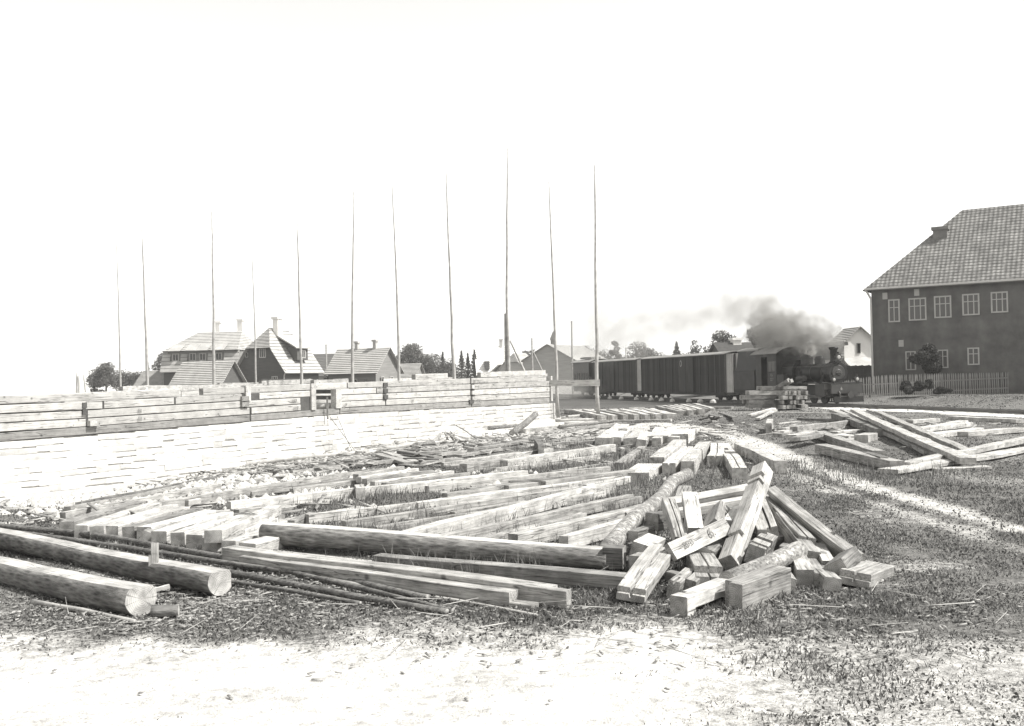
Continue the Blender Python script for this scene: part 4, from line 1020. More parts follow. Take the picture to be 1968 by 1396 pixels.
# chimney
cxm = xs-.42
mb = MB(); mb.loft([[(cxm+r*math.cos(6.2832*k/20), r*math.sin(6.2832*k/20), z) for k in range(20)] for r, z in ((.3, bz+br-.05), (.22, bz+br+.12), (.185, bz+br+.25), (.2, 3.12), (.27, 3.2), (.27, 3.3), (.2, 3.31), (.16, 3.0))])
part('chimney', mb, BL, lo, True)
# domes
for px, r, top, sv in ((1521, .37, 2.92, True), (1545, .31, 2.84, False)):
    x = sl_(px); mb = MB(); zz0 = bz+br-.12
    mb.loft([[(x+rr*math.cos(6.2832*k/20), rr*math.sin(6.2832*k/20), z) for k in range(20)] for rr, z in ((r*1.15, zz0), (r, zz0+.14), (r, top-.2), (r*.88, top-.09), (r*.6, top-.02), (r*.1, top))])
    dm = part('dome', mb, B2, lo, True)
    if sv:
        mb = MB(); mb.cyl((x-.08, 0, top-.02), (x-.08, 0, top+.2), .035, .03, 8); mb.cyl((x+.1, 0, top-.02), (x+.1, 0, top+.24), .035, .03, 8); part('safety_valve', mb, M['steel'], dm)
# handrail, pipes
mb = MB(); mb.cyl((xc1, -.66, bz+.38), (xs, -.66, bz+.38), .018, .018, 6); mb.cyl((xc1, .66, bz+.38), (xs, .66, bz+.38), .018, .018, 6); part('handrail', mb, M['steel'], lo)
mb = MB(); mb.cyl((xc1+1.9, -.6, bz+.2), (xc1+2.1, -.8, 1.24), .05, .05, 8); mb.cyl((xs-.5, -.6, bz-.1), (xs-.45, -.95, 1.1), .07, .07, 8); part('steam_pipe', mb, BL, lo)
mb = MB(); mb.cyl((xc1+2.3, -.95, 1.5), (xc1+3.1, -.95, 1.5), .16, .16, 14); mb.box(xc1+2.5, xc1+2.9, -1.05, -.85, 1.24, 1.4); part('air_pump', mb, B2, lo)
mb = MB(); mb.box(xc1+.1, xc1+.9, -HW, -.8, 1.245, 1.75); part('tool_box', mb, B2, lo)
# cab
zc0, zc1 = .75, z_at(1492, 679, 61.5)
mb = MB(); t_ = .05
for sgn in (-1, 1):
    y0, y1 = (-HW, -HW+t_) if sgn < 0 else (HW-t_, HW)
    lx = xc1-xc0; a0_, a1_ = xc0+lx*.28, xc0+lx*.58
    mb.box(xc0, a0_, y0, y1, zc0, zc1); mb.box(a1_, xc1, y0, y1, zc0, 1.9); mb.box(a1_, a1_+.12, y0, y1, 1.9, zc1); mb.box(xc1-.16, xc1, y0, y1, 1.9, zc1); mb.box(a1_+.12, xc1-.16, y0, y1, 2.62, zc1); mb.box(a0_, a1_, y0, y1, zc1-.2, zc1)
    part('cab_side', mb, B2, lo); mb = MB()
lx = xc1-xc0; a1_ = xc0+lx*.58; wm = (a1_+.12+xc1-.16)/2
for x0_, x1_ in ((a1_+.13, wm-.02), (wm+.02, xc1-.17)):
    mb = MB(); mb.box(x0_, x1_, -HW+.01, -HW+.03, 1.93, 2.6); part('window', mb, M['glassp'], lo, label='pale cab side window')
mb = MB(); prf = [(-HW, zc0), (HW, zc0), (HW, zc1)]+[(HW*math.cos(math.pi*k/14), zc1+.38*math.sin(math.pi*k/14)) for k in range(1, 14)]+[(-HW, zc1)]
mb.loft([[(x, y, z) for y, z in prf] for x in (xc1+.001, xc1+.05)]); part('cab_front', mb, BL, lo)
for y in (-.8, .55):
    mb = MB(); mb.cyl((xc1+.052, y+.12, 2.45), (xc1+.075, y+.12, 2.45), .17, .17, 16); part('front_window', mb, M['glass'], lo)
mb = MB(); mb.box(xc0-.3, xc1, -HW+.06, HW-.06, zc0, zc0+.06); part('cab_floor', mb, BL, lo)
mb = MB(); roofarch(mb, xc0-.35, xc1+.12, HW, zc1+.01, .42, .12); part('cab_roof', mb, M['vanroof'], lo)
mb = MB(); mb.box(xc0+.05, xc0+.12, -HW+.2, HW-.2, zc0+.07, 2.6); part('cab_back', mb, BL, lo)
for s, z in (('Kk', 1.72), ('227', 1.45)):
    o = link('cab_number', text_mesh(s, .26, M['vanend'], 'cab_number'), lo, label='pale lettering on the cab side'); o.matrix_local = Matrix.Translation(((a1_+xc1)/2, -HW-.004, z)) @ Matrix.Rotation(R(90), 4, 'X')
# wheels and motion
for i, px in enumerate((1500, 1522, 1544, 1564)):
    wheelset(lo, sl_(px), .38, .4, mat=BL)
mb = MB(); mb.box(sl_(1500), sl_(1564), -.62, -.56, .33, .43); part('coupling_rod', mb, M['steel'], lo)
mb = MB(); mb.box(sl_(1530), sl_(1578)-.4, -.72, -.66, .42, .5); part('connecting_rod', mb, M['steel'], lo)
for sgn in (-1, 1):
    mb = MB(); mb.box(sl_(1566), sl_(1584), sgn*.82-.26, sgn*.82+.26, .45, 1.17); mb.cyl((sl_(1584), sgn*.82, .62), (sl_(1584)+.12, sgn*.82, .62), .2, .17, 16)
    part('cylinder', mb, B2, lo)
    mb = MB(); mb.box(sl_(1584)+.003, sl_(1584)+.03, sgn*.82-.27, sgn*.82+.27, .85, 1.16); part('cylinder_cover', mb, M['coach'], lo)
# buffer beam, coupler, lamps
mb = MB(); mb.box(-.05, .07, -1.0, 1.0, .62, 1.12); bb = part('buffer_beam', mb, M['loco2'], lo)
o = link('beam_number', text_mesh('6', .26, M['lampw'], 'beam_number'), bb); o.matrix_local = Matrix.Translation((.076, .22-.6, .9)) @ Matrix(((0,0,1),(1,0,0),(0,1,0))).to_4x4()
mb = MB(); mb.box(.0, .35, -.07, .07, .5, .62); mb.cyl((.3, 0, .56), (.42, 0, .56), .2, .2, 14); part('coupler', mb, B2, lo)
mb = MB(); mb.box(-.3, .25, -.95, .95, .12, .2); mb.box(.15, .2, -.95, .95, .2, .45); part('rail_guard', mb, BL, lo)
mb = MB(); mb.cyl((.08, -.55, .75), (.2, -.55, .6), .035, .035, 8); mb.cyl((.2, -.55, .6), (.18, -.55, .38), .03, .03, 8); part('brake_hose', mb, M['steel'], lo)
mb = MB(); mb.box(-.35, .0, -1.0, 1.0, 1.125, 1.17); part('front_plate', mb, B2, lo)
def lamp(x, y, z, r, lab):
    mb = MB(); mb.cyl((x-.22, y, z), (x, y, z), r*.8, r, 16); mb.cyl((x-.1, y, z+r), (x-.1, y, z+r+.12), .05, .07, 10); mb.box(x-.14, x-.06, y-.04, y+.04, z-r-.14, z-r*.7)
    l = part('headlamp', mb, B2, lo, label=lab)
    mb = MB(); mb.cyl((x+.001, y, z), (x+.02, y, z), r*.6, r*.4, 16); part('lens', mb, M['lampw'], l)
lamp(.0, -.78, 1.42, .14, 'near side lamp over the buffer beam'); lamp(.0, .72, 1.42, .15, 'far side lamp over the buffer beam')
lamp(xs+.12, 0, bz+br+.32, .19, 'big lamp on top of the smokebox')
mb = MB(); mb.box(xs-.1, xs+.12, -.12, .12, bz+br+.0, bz+br+.13); part('lamp_bracket', mb, BL, lo)
# tender
s0, s1 = track_s(1411), track_s(1450); L = s1-s0; h0, h1 = -L/2, L/2
te = trkthing('tender', 'dark boxy tender with a roofed coal bunker coupled behind the locomotive cab', 'tender', (s0+s1)/2)
mb = MB(); mb.box(h0, h1, -HW, HW, .75, 2.05); tb = part('tank', mb, B2, te)
mb = MB(); mb.box(h0+.02, h1-.02, -HW-.012, -HW+.0, 2.0, 2.04); mb.box(h0+.02, h1-.02, -HW-.012, -HW, .77, .81); part('rivet_strip', mb, BL, tb)
mb = MB(); mb.loft([[(x, y, z) for y, z in ((-HW+.12, 2.051), (HW-.12, 2.051), (HW-.3, zr-RZ+.1), (-HW+.3, zr-RZ+.1))] for x in (h0+.1, h1-.05)]); part('coal_bunker', mb, BL, te)
mb = MB(); roofarch(mb, h0+.05, h1, HW-.35, zr-RZ+.11, .2); part('bunker_roof', mb, M['vanroof'], te)
mb = MB(); mb.box(h0-.1, h1+.1, -HW+.05, HW-.05, .55, .747); part('underframe', mb, M['vanframe'], te)
for x in (h0+.6, h1-.6): wheelset(te, x, .3)
# ---------------------------------------------------------------- houses
def roof_mat(name, v, var=.2): return simple(name, v, rough=.85, var=var, scale=1.2, bump=.4, fine=12)
M['roofpale'] = roof_mat('pale_shingle', .34, .28); M['roofmid'] = roof_mat('grey_shingle', .36); a = NT('dull_tile'); c = a.coord(); sp = a.n('SeparateXYZ'); a.l(c, sp.inputs[0]); wv = a.math('SINE', a.math('MULTIPLY', sp.outputs[0], 22))
nn_ = a.noise(c, 1.1, 6, .7); nf = a.noise(c, 5, 3); a.col(a.math('MULTIPLY', a.math('MULTIPLY', a.remap(nn_, .3, .7, .09, .24), a.remap(wv, -1, 1, .85, 1.06)), a.remap(nf, .3, .7, .7, 1.25))); a.p.inputs['Roughness'].default_value = .8; a.bump(wv, .6, .03); M['rooftile'] = a.m
M['roofmono'] = roof_mat('dull_tile_plain', .15, .3); M['roofdark'] = roof_mat('dark_roof', .09)
M['butt'] = simple('shingle_shadow_edge', .10, var=.4)  # shadow line under each shingle course, painted dark on its lower edge
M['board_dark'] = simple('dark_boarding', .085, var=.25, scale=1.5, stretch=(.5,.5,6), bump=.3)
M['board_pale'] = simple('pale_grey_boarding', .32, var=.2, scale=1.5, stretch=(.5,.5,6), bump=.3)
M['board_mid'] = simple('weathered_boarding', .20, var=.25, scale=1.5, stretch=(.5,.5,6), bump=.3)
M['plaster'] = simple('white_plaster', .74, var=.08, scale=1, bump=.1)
M['trim'] = simple('pale_trim', .38, var=.1)
M['chim'] = simple('chimney_brick', .34, var=.3, scale=3)
M['spout'] = simple('zinc', .5, var=.1, rough=.5)
a = NT('dark_brick'); c = a.coord('Object'); br_ = a.n('TexBrick'); a.l(c, br_.inputs['Vector']); br_.inputs['Scale'].default_value = 1.0
br_.inputs['Brick Width'].default_value = .26; br_.inputs['Row Height'].default_value = .085; br_.inputs['Mortar Size'].default_value = .007
br_.inputs['Color1'].default_value = grey(.062); br_.inputs['Color2'].default_value = grey(.038); br_.inputs['Mortar'].default_value = grey(.10)
bwn = a.n('RGBToBW'); a.l(br_.outputs[0], bwn.inputs[0]); nb = a.noise(a.coord(), 1.2, 5)
nb2 = a.noise(a.coord(scale=(1,1,.3)), .5, 6, .7); a.col(a.math('MULTIPLY', bwn.outputs[0], a.math('MULTIPLY', a.remap(nb, .3, .7, .75, 1.3), a.remap(nb2, .35, .65, .85, 1.2)))); a.p.inputs['Roughness'].default_value = .9; a.bump(br_.outputs['Fac'], -.3, .01); M['brick'] = a.m
def roofgeo(mb, L, W, he, hr, o=.35, hips=((0,1),(0,1)), nc=14, th=.075):
    """front/back slopes and hip ends built from lapped courses; hips: per end (ridge inset, height fraction where the hip starts)"""
    def xe(v, e):
        i, b = hips[e]
        if i == 0 or v <= b: return L/2+o
        return L/2+o-(i+o)*(v-b)/(1-b)
    for s in (-1, 1):
        for k in range(nc):
            v0, v1 = k/nc, (k+1)/nc
            y0, y1 = s*(W/2+o)*(1-v0), s*(W/2+o)*(1-v1)+s*.004; drop = o*(hr-he)/(W/2)
            z0, z1 = he-drop+(hr-he+drop)*v0, he-drop+(hr-he+drop)*v1
            a0, b0, a1, b1 = -xe(v0,0), xe(v0,1), -xe(v1,0), xe(v1,1)
            p = [(a0,y0,z0-.02),(b0,y0,z0-.02),(b1,y1,z1-.04),(a1,y1,z1-.04),(a0,y0,z0+th),(b0,y0,z0+th),(b1,y1,z1+.012),(a1,y1,z1+.012)]
            mb.course(p if s < 0 else [p[1],p[0],p[3],p[2],p[5],p[4],p[7],p[6]])
    for e, sg in ((0,-1),(1,1)):
        i, b = hips[e]
        if i == 0: continue
        for k in range(nc):
            v0, v1 = b+(1-b)*k/nc, b+(1-b)*(k+1)/nc; drop = o*(hr-he)/(W/2)
            z0, z1 = he-drop+(hr-he+drop)*v0, he-drop+(hr-he+drop)*v1
            y0, y1 = (W/2+o)*(1-v0), (W/2+o)*(1-v1)+.004; x0, x1 = sg*xe(v0,e), sg*xe(v1,e)
            mb.course([(x0,-y0,z0-.02),(x0,y0,z0-.02),(x1,y1,z1-.04),(x1,-y1,z1-.04),(x0+sg*.02,-y0,z0+th),(x0+sg*.02,y0,z0+th),(x1+sg*.02,y1,z1+.012),(x1+sg*.02,-y1,z1+.012)])
def wallgeo(mb, L, W, he, hr, hips=((0,1),(0,1))):
    mb.box(-L/2, L/2, -W/2, W/2, -1.2, he)
    for e, sg in ((0,-1),(1,1)):
        i, b = hips[e]
        if i and b == 0: continue
        bb = b if i else 1; zt = he+(hr-he)*bb-.05; yt = max((W/2)*(1-bb), .02)
        x0, x1 = sg*(L/2-.25), sg*L/2
        mb.loft([[(x, y, z) for y, z in ((-W/2, he-.001), (W/2, he-.001), (yt, zt), (-yt, zt))] for x in (x0, x1)])
def window(par, face, u, z, w_, h_, L, W, cols=2, rows=2, frame=None, pane=None, proud=.03):
    """face: 'f' front (-y), 'l' (-x end), 'r' (+x end)"""
    def tr(mb_, u0, u1, d0, d1, z0, z1):
        if face == 'f': mb_.box(u0, u1, -W/2-d1, -W/2-d0, z0, z1)
        elif face == 'r': mb_.box(L/2+d0, L/2+d1, u0, u1, z0, z1)
        else: mb_.box(-L/2-d1, -L/2-d0, u0, u1, z0, z1)
    mb = MB(); t = min(.09, w_*.12)
    tr(mb, u-w_/2, u-w_/2+t, .0, proud+.03, z, z+h_); tr(mb, u+w_/2-t, u+w_/2, .0, proud+.03, z, z+h_)
    tr(mb, u-w_/2+t, u+w_/2-t, .0, proud+.03, z, z+t); tr(mb, u-w_/2+t, u+w_/2-t, .0, proud+.03, z+h_-t, z+h_)
    for i in range(1, cols): x = u-w_/2+w_*i/cols; tr(mb, x-t*.35, x+t*.35, .0, proud+.02, z+t, z+h_-t)
    for i in range(1, rows): q = z+h_*(1-i*.36/ max(rows-1,1)); tr(mb, u-w_/2+t, u+w_/2-t, .0, proud+.015, q-t*.3, q+t*.3)
    wn = part('window', mb, frame or M['trim'], par)
    mb = MB(); tr(mb, u-w_/2+.01, u+w_/2-.01, .002, .012, z+.01, z+h_-.01); part('pane', mb, pane or M['glass'], wn)
def chimney(par, x, y, z0, z1, w_=.5, cap=True, mat='chim'):
    mb = MB(); mb.box(x-w_/2, x+w_/2, y-w_/2, y+w_/2, z0, z1)
    if cap: mb.box(x-w_/2-.1, x+w_/2+.1, y-w_/2-.1, y+w_/2+.1, z1+.001, z1+.22)
    part('chimney', mb, M[mat], par)
def house_at(name, label, cat, px, D, rz, group=None, dz=0):
    p = at(px, 740, D); return thing(name, label, cat, (p.x, p.y, g(p.x, p.y)+dz), R(rz), group)
def gable_house(name, label, px, D, rz, L, W, he, hr, wall, roof, o=.35, hips=((0,1),(0,1)), nc=14, cat='house', dz=0):
    h = house_at(name, label, cat, px, D, rz, dz=dz)
    mb = MB(); wallgeo(mb, L, W, he, hr, hips); part('wall', mb, M[wall], h)
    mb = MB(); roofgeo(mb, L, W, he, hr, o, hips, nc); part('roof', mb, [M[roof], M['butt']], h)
    return h
def zpx(px, py, D): return at(px, py, D).z
# long house, left wing: mansard with a band of dormer windows
D = 110.; L = 8.4; W = 8
h = house_at('shingled_house', 'large dark boarded house with steep pale shingle roofs, dormer row and dark gable', 'house', 414, D+3, -7)
z1, z2, z3, z4 = 3.6, 4.7, 5.85, 8.0
mb = MB(); mb.box(-L/2, L/2, -W/2, W/2, -1, z1); part('wall', mb, M['board_dark'], h)
mb = MB(); mb.box(-L/2+.3, L/2, -W/2+.35, W/2-.4, z1+.001, z3); part('upper_wall', mb, M['board_mid'], h)
mb = MB()  # lower roof skirts between the dormers
dx = [(-4.15, -3.6), (-2.35, -1.45), (-.4+.75, .35+1.0), (2.75, 4.2)]
wins = [-2.95, -.95, .25-.1, 2.1]
for k in range(6):
    v0, v1 = k/6, (k+1)/6
    for s_, (a_, b_) in enumerate(((-L/2-.3, -3.55), (-2.3, -1.55), (.85, 1.45), (2.7, L/2+.2))):
        y0, y1 = -W/2-.35+.85*v0, -W/2-.35+.85*v1; q0, q1 = z1-.2+(z3-z1+.2)*v0, z1-.2+(z3-z1+.2)*v1
        mb.course([(a_,y0,q0-.03),(b_,y0,q0-.03),(b_,y1+.01,q1-.05),(a_,y1+.01,q1-.05),(a_,y0,q0+.06),(b_,y0,q0+.06),(b_,y1,q1+.01),(a_,y1,q1+.01)])
    if k < 3:
        for (a_, b_) in ((-3.55, -2.3), (-1.55, .85), (1.45, 2.7)):
            y0, y1 = -W/2-.35+.85*v0, -W/2-.35+.85*v1; q0, q1 = z1-.2+(z3-z1+.2)*v0, z1-.2+(z3-z1+.2)*v1
            mb.course([(a_,y0,q0-.03),(b_,y0,q0-.03),(b_,y1+.01,q1-.05),(a_,y1+.01,q1-.05),(a_,y0,q0+.06),(b_,y0,q0+.06),(b_,y1,q1+.01),(a_,y1,q1+.01)])
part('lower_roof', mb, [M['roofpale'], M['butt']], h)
for u in (-2.95, -.95, .2, 2.05): window(h, 'f', u, z2-.05, .75, .85, L, W-.7, 2, 1, proud=.05)
mb = MB(); nc = 12; ov = .25
for k in range(nc):
    v0, v1 = k/nc, (k+1)/nc
    def xx(v): return (-L/2-.2+2.6*v, L/2+.1-1.1*v)
    for s in (-1, 1):
        y0, y1 = s*(W/2-.1)*(1-v0), s*(W/2-.1)*(1-v1)+s*.004; q0, q1 = z3-.1+(z4-z3+.1)*v0, z3-.1+(z4-z3+.1)*v1
        (a0_, b0_), (a1_, b1_) = xx(v0), xx(v1)
        p = [(a0_,y0,q0-.02),(b0_,y0,q0-.02),(b1_,y1,q1-.04),(a1_,y1,q1-.04),(a0_,y0,q0+.06),(b0_,y0,q0+.06),(b1_,y1,q1+.012),(a1_,y1,q1+.012)]
        mb.course(p if s < 0 else [p[1],p[0],p[3],p[2],p[5],p[4],p[7],p[6]])
    for sg, j in ((-1, 0), (1, 1)):
        x0, x1 = xx(v0)[j], xx(v1)[j]; y0, y1 = (W/2-.1)*(1-v0), (W/2-.1)*(1-v1)+.004; q0, q1 = z3-.1+(z4-z3+.1)*v0, z3-.1+(z4-z3+.1)*v1
        mb.course([(x0,-y0,q0-.02),(x0,y0,q0-.02),(x1,y1,q1-.04),(x1,-y1,q1-.04),(x0+sg*.02,-y0,q0+.06),(x0+sg*.02,y0,q0+.06),(x1+sg*.02,y1,q1+.012),(x1+sg*.02,-y1,q1+.012)])
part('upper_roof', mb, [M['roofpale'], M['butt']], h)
for (a_, b_) in ((-3.6, -2.2), (-1.65, -.35), (-.3, .95), (1.35, 2.8)):   # roof tongues over the windows
    mb = MB(); mb.hexa([(a_,-W/2-.25,z3-.12),(b_,-W/2-.25,z3-.12),(b_,-W/2+1.1,z3+.55),(a_,-W/2+1.1,z3+.55),(a_,-W/2-.25,z3-.04),(b_,-W/2-.25,z3-.04),(b_,-W/2+1.1,z3+.68),(a_,-W/2+1.1,z3+.68)])
    part('dormer_roof', mb, M['roofpale'], h)
chimney(h, .35, .3, 7.4, 9.0, .55, mat='plaster'); chimney(h, 3.0, .3, 7.4, 9.2, .6, mat='plaster')
# right wing (children of the same house)
hw_loc = at(535, 740, 103); wing = link('gable_wing', None, h); wing.matrix_world = Matrix.Identity(4)
L2, W2 = 5.0, 6.6
bpy.context.view_layer.update()
wing_m = Matrix.Translation((hw_loc.x, hw_loc.y, g(hw_loc.x, hw_loc.y))) @ Matrix.Rotation(R(60), 4, 'Z')
hinv = (Matrix.Translation(h.location) @ Matrix.Rotation(R(-7), 4, 'Z')).inverted()
bpy.data.objects.remove(wing)
def wp(name, mb, mat): 
    o = part(name, mb, mat, h); o.matrix_local = hinv @ wing_m; return o
hp = ((1.3, .55), (1.3, .55)); he2, hr2 = 3.5, 7.7
mb = MB(); wallgeo(mb, L2, W2, he2, hr2, hp); wp('wall', mb, M['board_dark'])
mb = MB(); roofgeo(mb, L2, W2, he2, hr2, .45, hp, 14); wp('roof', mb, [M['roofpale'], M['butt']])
def wwin(u, z, w_, h_, cols, face):
    n0 = len(bpy.data.objects); keep = set(bpy.data.objects)
    window(h, face, u, z, w_, h_, L2, W2, cols, 1)
    for o in set(bpy.data.objects)-keep:
        if o.parent == h: o.matrix_local = hinv @ wing_m
wwin(-.3, 4.6, .9, 1.0, 3, 'l'); wwin(-1.9, 1.7, .8, 1.0, 3, 'l'); wwin(1.9, 4.7, .35, .5, 1, 'l')
# dormer on the right slope
mb = MB(); mb.box(-.6, 1.0, -W2/2+.1, -.5, 4.3, 5.6); wp('dormer', mb, M['board_dark'])
mb = MB(); mb.hexa([(-1.0,-W2/2-.15,5.5),(1.3,-W2/2-.15,5.5),(1.3,-.6,6.9),(-1.0,-.6,6.9),(-1.0,-W2/2-.15,5.6),(1.3,-W2/2-.15,5.6),(1.3,-.6,7.05),(-1.0,-.6,7.05)]); wp('dormer_roof', mb, M['roofpale'])
keep = set(bpy.data.objects); window(h, 'f', .2, 4.5, .8, .85, L2, W2-.2, 3, 1, proud=.04)
for o in set(bpy.data.objects)-keep:
    if o.parent == h: o.matrix_local = hinv @ wing_m
mb = MB(); mb.box(-.9,-.2,-.9,-.2,6.3,8.6); mb.box(-1.02,-.08,-1.02,-.08,8.6,8.85); wp('chimney', mb, M['plaster'])
for yy in (-W2/2-.3,): 
    mb = MB(); mb.cyl((-L2/2-.2, yy, 3.3), (-L2/2-.1, yy+.35, 2.7), .07, .07, 6); mb.cyl((-L2/2-.1, yy+.35, 2.7), (-L2/2-.1, yy+.35, 0), .07, .07, 6); wp('drainpipe', mb, M['spout'])
mb = MB(); mb.cyl((-L2/2-.2, W2/2+.3, 3.3), (-L2/2-.1, W2/2-.3, 2.7), .07, .07, 6); mb.cyl((-L2/2-.1, W2/2-.3, 2.7), (-L2/2-.1, W2/2-.3, 0), .07, .07, 6); wp('drainpipe', mb, M['spout'])
# sheds and further houses
gable_house('shingled_shed', 'small dark shed with a pale shingle roof in front of the large house', 401, 97, -20, 5.4, 3.7, 2.25, 4.25, 'board_dark', 'roofpale', .4)
gable_house('low_shed', 'low shed with a pale roof half hidden left of the shingled shed', 311, 112, -18, 4.2, 3.4, 2.1, 3.7, 'board_dark', 'roofpale', .35, cat='shed')
gable_house('dark_roofed_house', 'dark roofed house showing between the large house and the cottage', 622, 150, 4, 9, 7, 3.2, 6.3, 'board_mid', 'roofdark', cat='house')
ch = gable_house('cottage', 'grey cottage with steep pale roof and two chimneys behind the timber wall', 700, 112, -27, 6.4, 4.6, 3.3, 5.75, 'board_mid', 'roofmid', .45)
chimney(ch, -.9, 0, 5.5, 6.35, .42, mat='trim'); chimney(ch, 1.6, 0, 5.5, 6.45, .42, mat='trim')
for u in (-1.2, .6): window(ch, 'r', u, 1.1, .6, 1.4, 6.6, 4.8, 2, 2)
window(ch, 'f', -2.0, .9, .9, 1.5, 6.6, 4.8, 2, 1); window(ch, 'f', .4, 1.2, .8, 1.1, 6.6, 4.8, 2, 2)
gable_house('low_outbuilding', 'low outbuilding with pale roof to the right of the cottage', 780, 124, -20, 3.8, 3.2, 2.2, 4.1, 'board_mid', 'roofpale', .3, cat='outbuilding')
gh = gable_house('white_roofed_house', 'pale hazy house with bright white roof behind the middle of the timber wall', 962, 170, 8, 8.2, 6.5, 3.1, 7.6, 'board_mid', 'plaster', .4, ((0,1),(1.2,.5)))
chimney(gh, .2, 0, 7.2, 8.6, .5, mat='trim')
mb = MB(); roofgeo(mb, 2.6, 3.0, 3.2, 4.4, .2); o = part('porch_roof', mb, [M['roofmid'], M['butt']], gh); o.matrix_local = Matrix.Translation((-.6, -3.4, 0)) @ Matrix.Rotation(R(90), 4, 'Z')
mb = MB(); mb.box(-3.0, -2.2, -3.35, -2.0, 3.6, 5.0); part('dormer', mb, M['board_dark'], gh)
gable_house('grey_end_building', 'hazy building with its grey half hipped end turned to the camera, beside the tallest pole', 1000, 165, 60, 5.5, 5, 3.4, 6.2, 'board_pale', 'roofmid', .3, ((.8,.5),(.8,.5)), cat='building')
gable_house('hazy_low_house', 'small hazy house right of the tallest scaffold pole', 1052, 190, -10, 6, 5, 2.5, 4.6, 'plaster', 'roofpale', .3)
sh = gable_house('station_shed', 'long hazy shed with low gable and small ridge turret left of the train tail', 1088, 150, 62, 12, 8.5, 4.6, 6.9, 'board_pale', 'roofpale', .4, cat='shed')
mb = MB(); mb.box(-4.5,-3.8,-.3,.3,6.7,7.6); mb.loft([[(-4.15+r*math.cos(k*1.5708+.785), r*math.sin(k*1.5708+.785), z) for k in range(4)] for r, z in ((.6,7.601),(.03,8.9))]); part('turret', mb, M['board_mid'], sh)
mb = MB(); mb.box(-5,5,-.12,.12,-1,1.5); p = at(1045, 740, 118); o = link('white_yard_wall', mb.mesh('white_yard_wall', [M['plaster']]), None, (p.x, p.y, 0), 'low pale yard wall seen behind the cross plank', 'wall')
rb_ = gable_house('dark_house_behind_train', 'dark roofed house with a white chimney showing above the goods van', 1408, 88, 8, 2.9, 4, 3.2, 4.45, 'board_dark', 'roofdark', .3)
chimney(rb_, .4, 0, 4.2, 4.65, .75, mat='plaster')
wb = house_at('clapboard_shed', 'pale clapboard shed with a flat dark roof behind the locomotive domes', 'shed', 1577, 78, 4)
for k in range(18):
    mb = MB(); mb.hexa([(-1.75,-2.03,.2*k),(1.15,-2.03,.2*k),(1.15,-1.9,.2*k),(-1.75,-1.9,.2*k),(-1.75,-2.0,.2*k+.198),(1.15,-2.0,.2*k+.198),(1.15,-1.9,.2*k+.198),(-1.75,-1.9,.2*k+.198)])
    part('clapboard', mb, M['trim'], wb)
mb = MB(); mb.box(-1.7, 1.1, -1.89, 1.6, -.5, 3.6); part('wall', mb, M['board_mid'], wb)
mb = MB(); mb.box(-1.95, 1.35, -2.3, 1.9, 3.61, 3.85); part('roof', mb, M['roofdark'], wb)
# white gabled house on the right
ww = gable_house('white_house', 'bright white gabled house between the locomotive and the brick building', 1641, 84, 95, 2.6, 3.6, 3.75, 5.35, 'plaster', 'roofmid', .3, nc=12)
window(ww, 'l', .1, 3.1, .34, .85, 2.6, 3.6, 1, 1, M['board_mid'])
mb = MB(); mb.box(-2.4, -1.32, -1.9, 1.3, -.5, 1.9); part('lean_to', mb, M['plaster'], ww)
mb = MB(); mb.hexa([(-2.6,-2.1,1.95),(-1.31,-2.1,2.65),(-1.31,1.5,2.65),(-2.6,1.5,1.95),(-2.6,-2.1,2.05),(-1.31,-2.1,2.75),(-1.31,1.5,2.75),(-2.6,1.5,2.05)]); part('lean_to_roof', mb, M['roofpale'], ww)
# brick building, far right
pA = at(1679, 740, 68); pB = at(1811, 740, 65.6); bd = Vector((pB.x-pA.x, pB.y-pA.y)).normalized(); BL_ = 15.0; BW = 10.0
bz = g(pA.x, pA.y); ang = math.atan2(bd.y, bd.x)
bh = thing('brick_house', 'two storey dark brick building with hipped tile roof and pale windows at right', 'building', (pA.x, pA.y, bz), ang)
he3 = zpx(1679, 558, 68)-bz+.42; mb = MB(); mb.box(0, BL_, 0, BW, -1, he3); part('wall', mb, M['brick'], bh)
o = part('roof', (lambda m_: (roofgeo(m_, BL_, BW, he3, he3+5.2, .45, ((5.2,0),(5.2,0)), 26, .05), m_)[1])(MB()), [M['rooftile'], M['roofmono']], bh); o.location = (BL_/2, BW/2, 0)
# raised tile ribs in the front slope
mb = MB(); mb.box(-.35, BL_+.35, -.5, -.38, he3-.42, he3-.3); part('gutter', mb, M['spout'], bh)
def bx(px, py): # facade coordinates of a pixel
    r = ray(px, py); nrm = Vector((-bd.y, bd.x, 0)); k = (Vector((pA.x, pA.y, 0))-CAM).dot(nrm)/r.dot(nrm); p = CAM+r*k
    return (p-Vector((pA.x, pA.y, 0))).dot(Vector((bd.x, bd.y, 0))), p.z-bz
for (x0, y0, x1, y1, c_, r_) in ((1708, 575, 1729, 620, 2, 2), (1747, 572, 1780, 617, 3, 2), (1796, 568, 1828, 612, 3, 2), (1850, 564, 1882, 607, 3, 2), (1905, 560, 1937, 602, 3, 2), (1741, 675, 1760, 712, 2, 2), (1802, 672, 1822, 708, 2, 2), (1860, 668, 1882, 702, 2, 2)):
    u0_, za = bx(x0, y1); u1_, zb_ = bx(x1, y0); w_ = u1_-u0_; hh = zb_-za; zb0_ = za
    keep = set(bpy.data.objects)
    window(bh, 'f', u0_+w_/2, zb0_, w_, hh, 0, 0, c_, r_, M['trim'], M['glassp'])
for (x, y) in ((1701, 570), (1762, 563), (1732, 661)):
    u_, z_ = bx(x, y); mb = MB(); mb.box(u_-.16, u_+.16, -.05, .0, z_-.2, z_+.25); part('keystone', mb, M['trim'], bh)
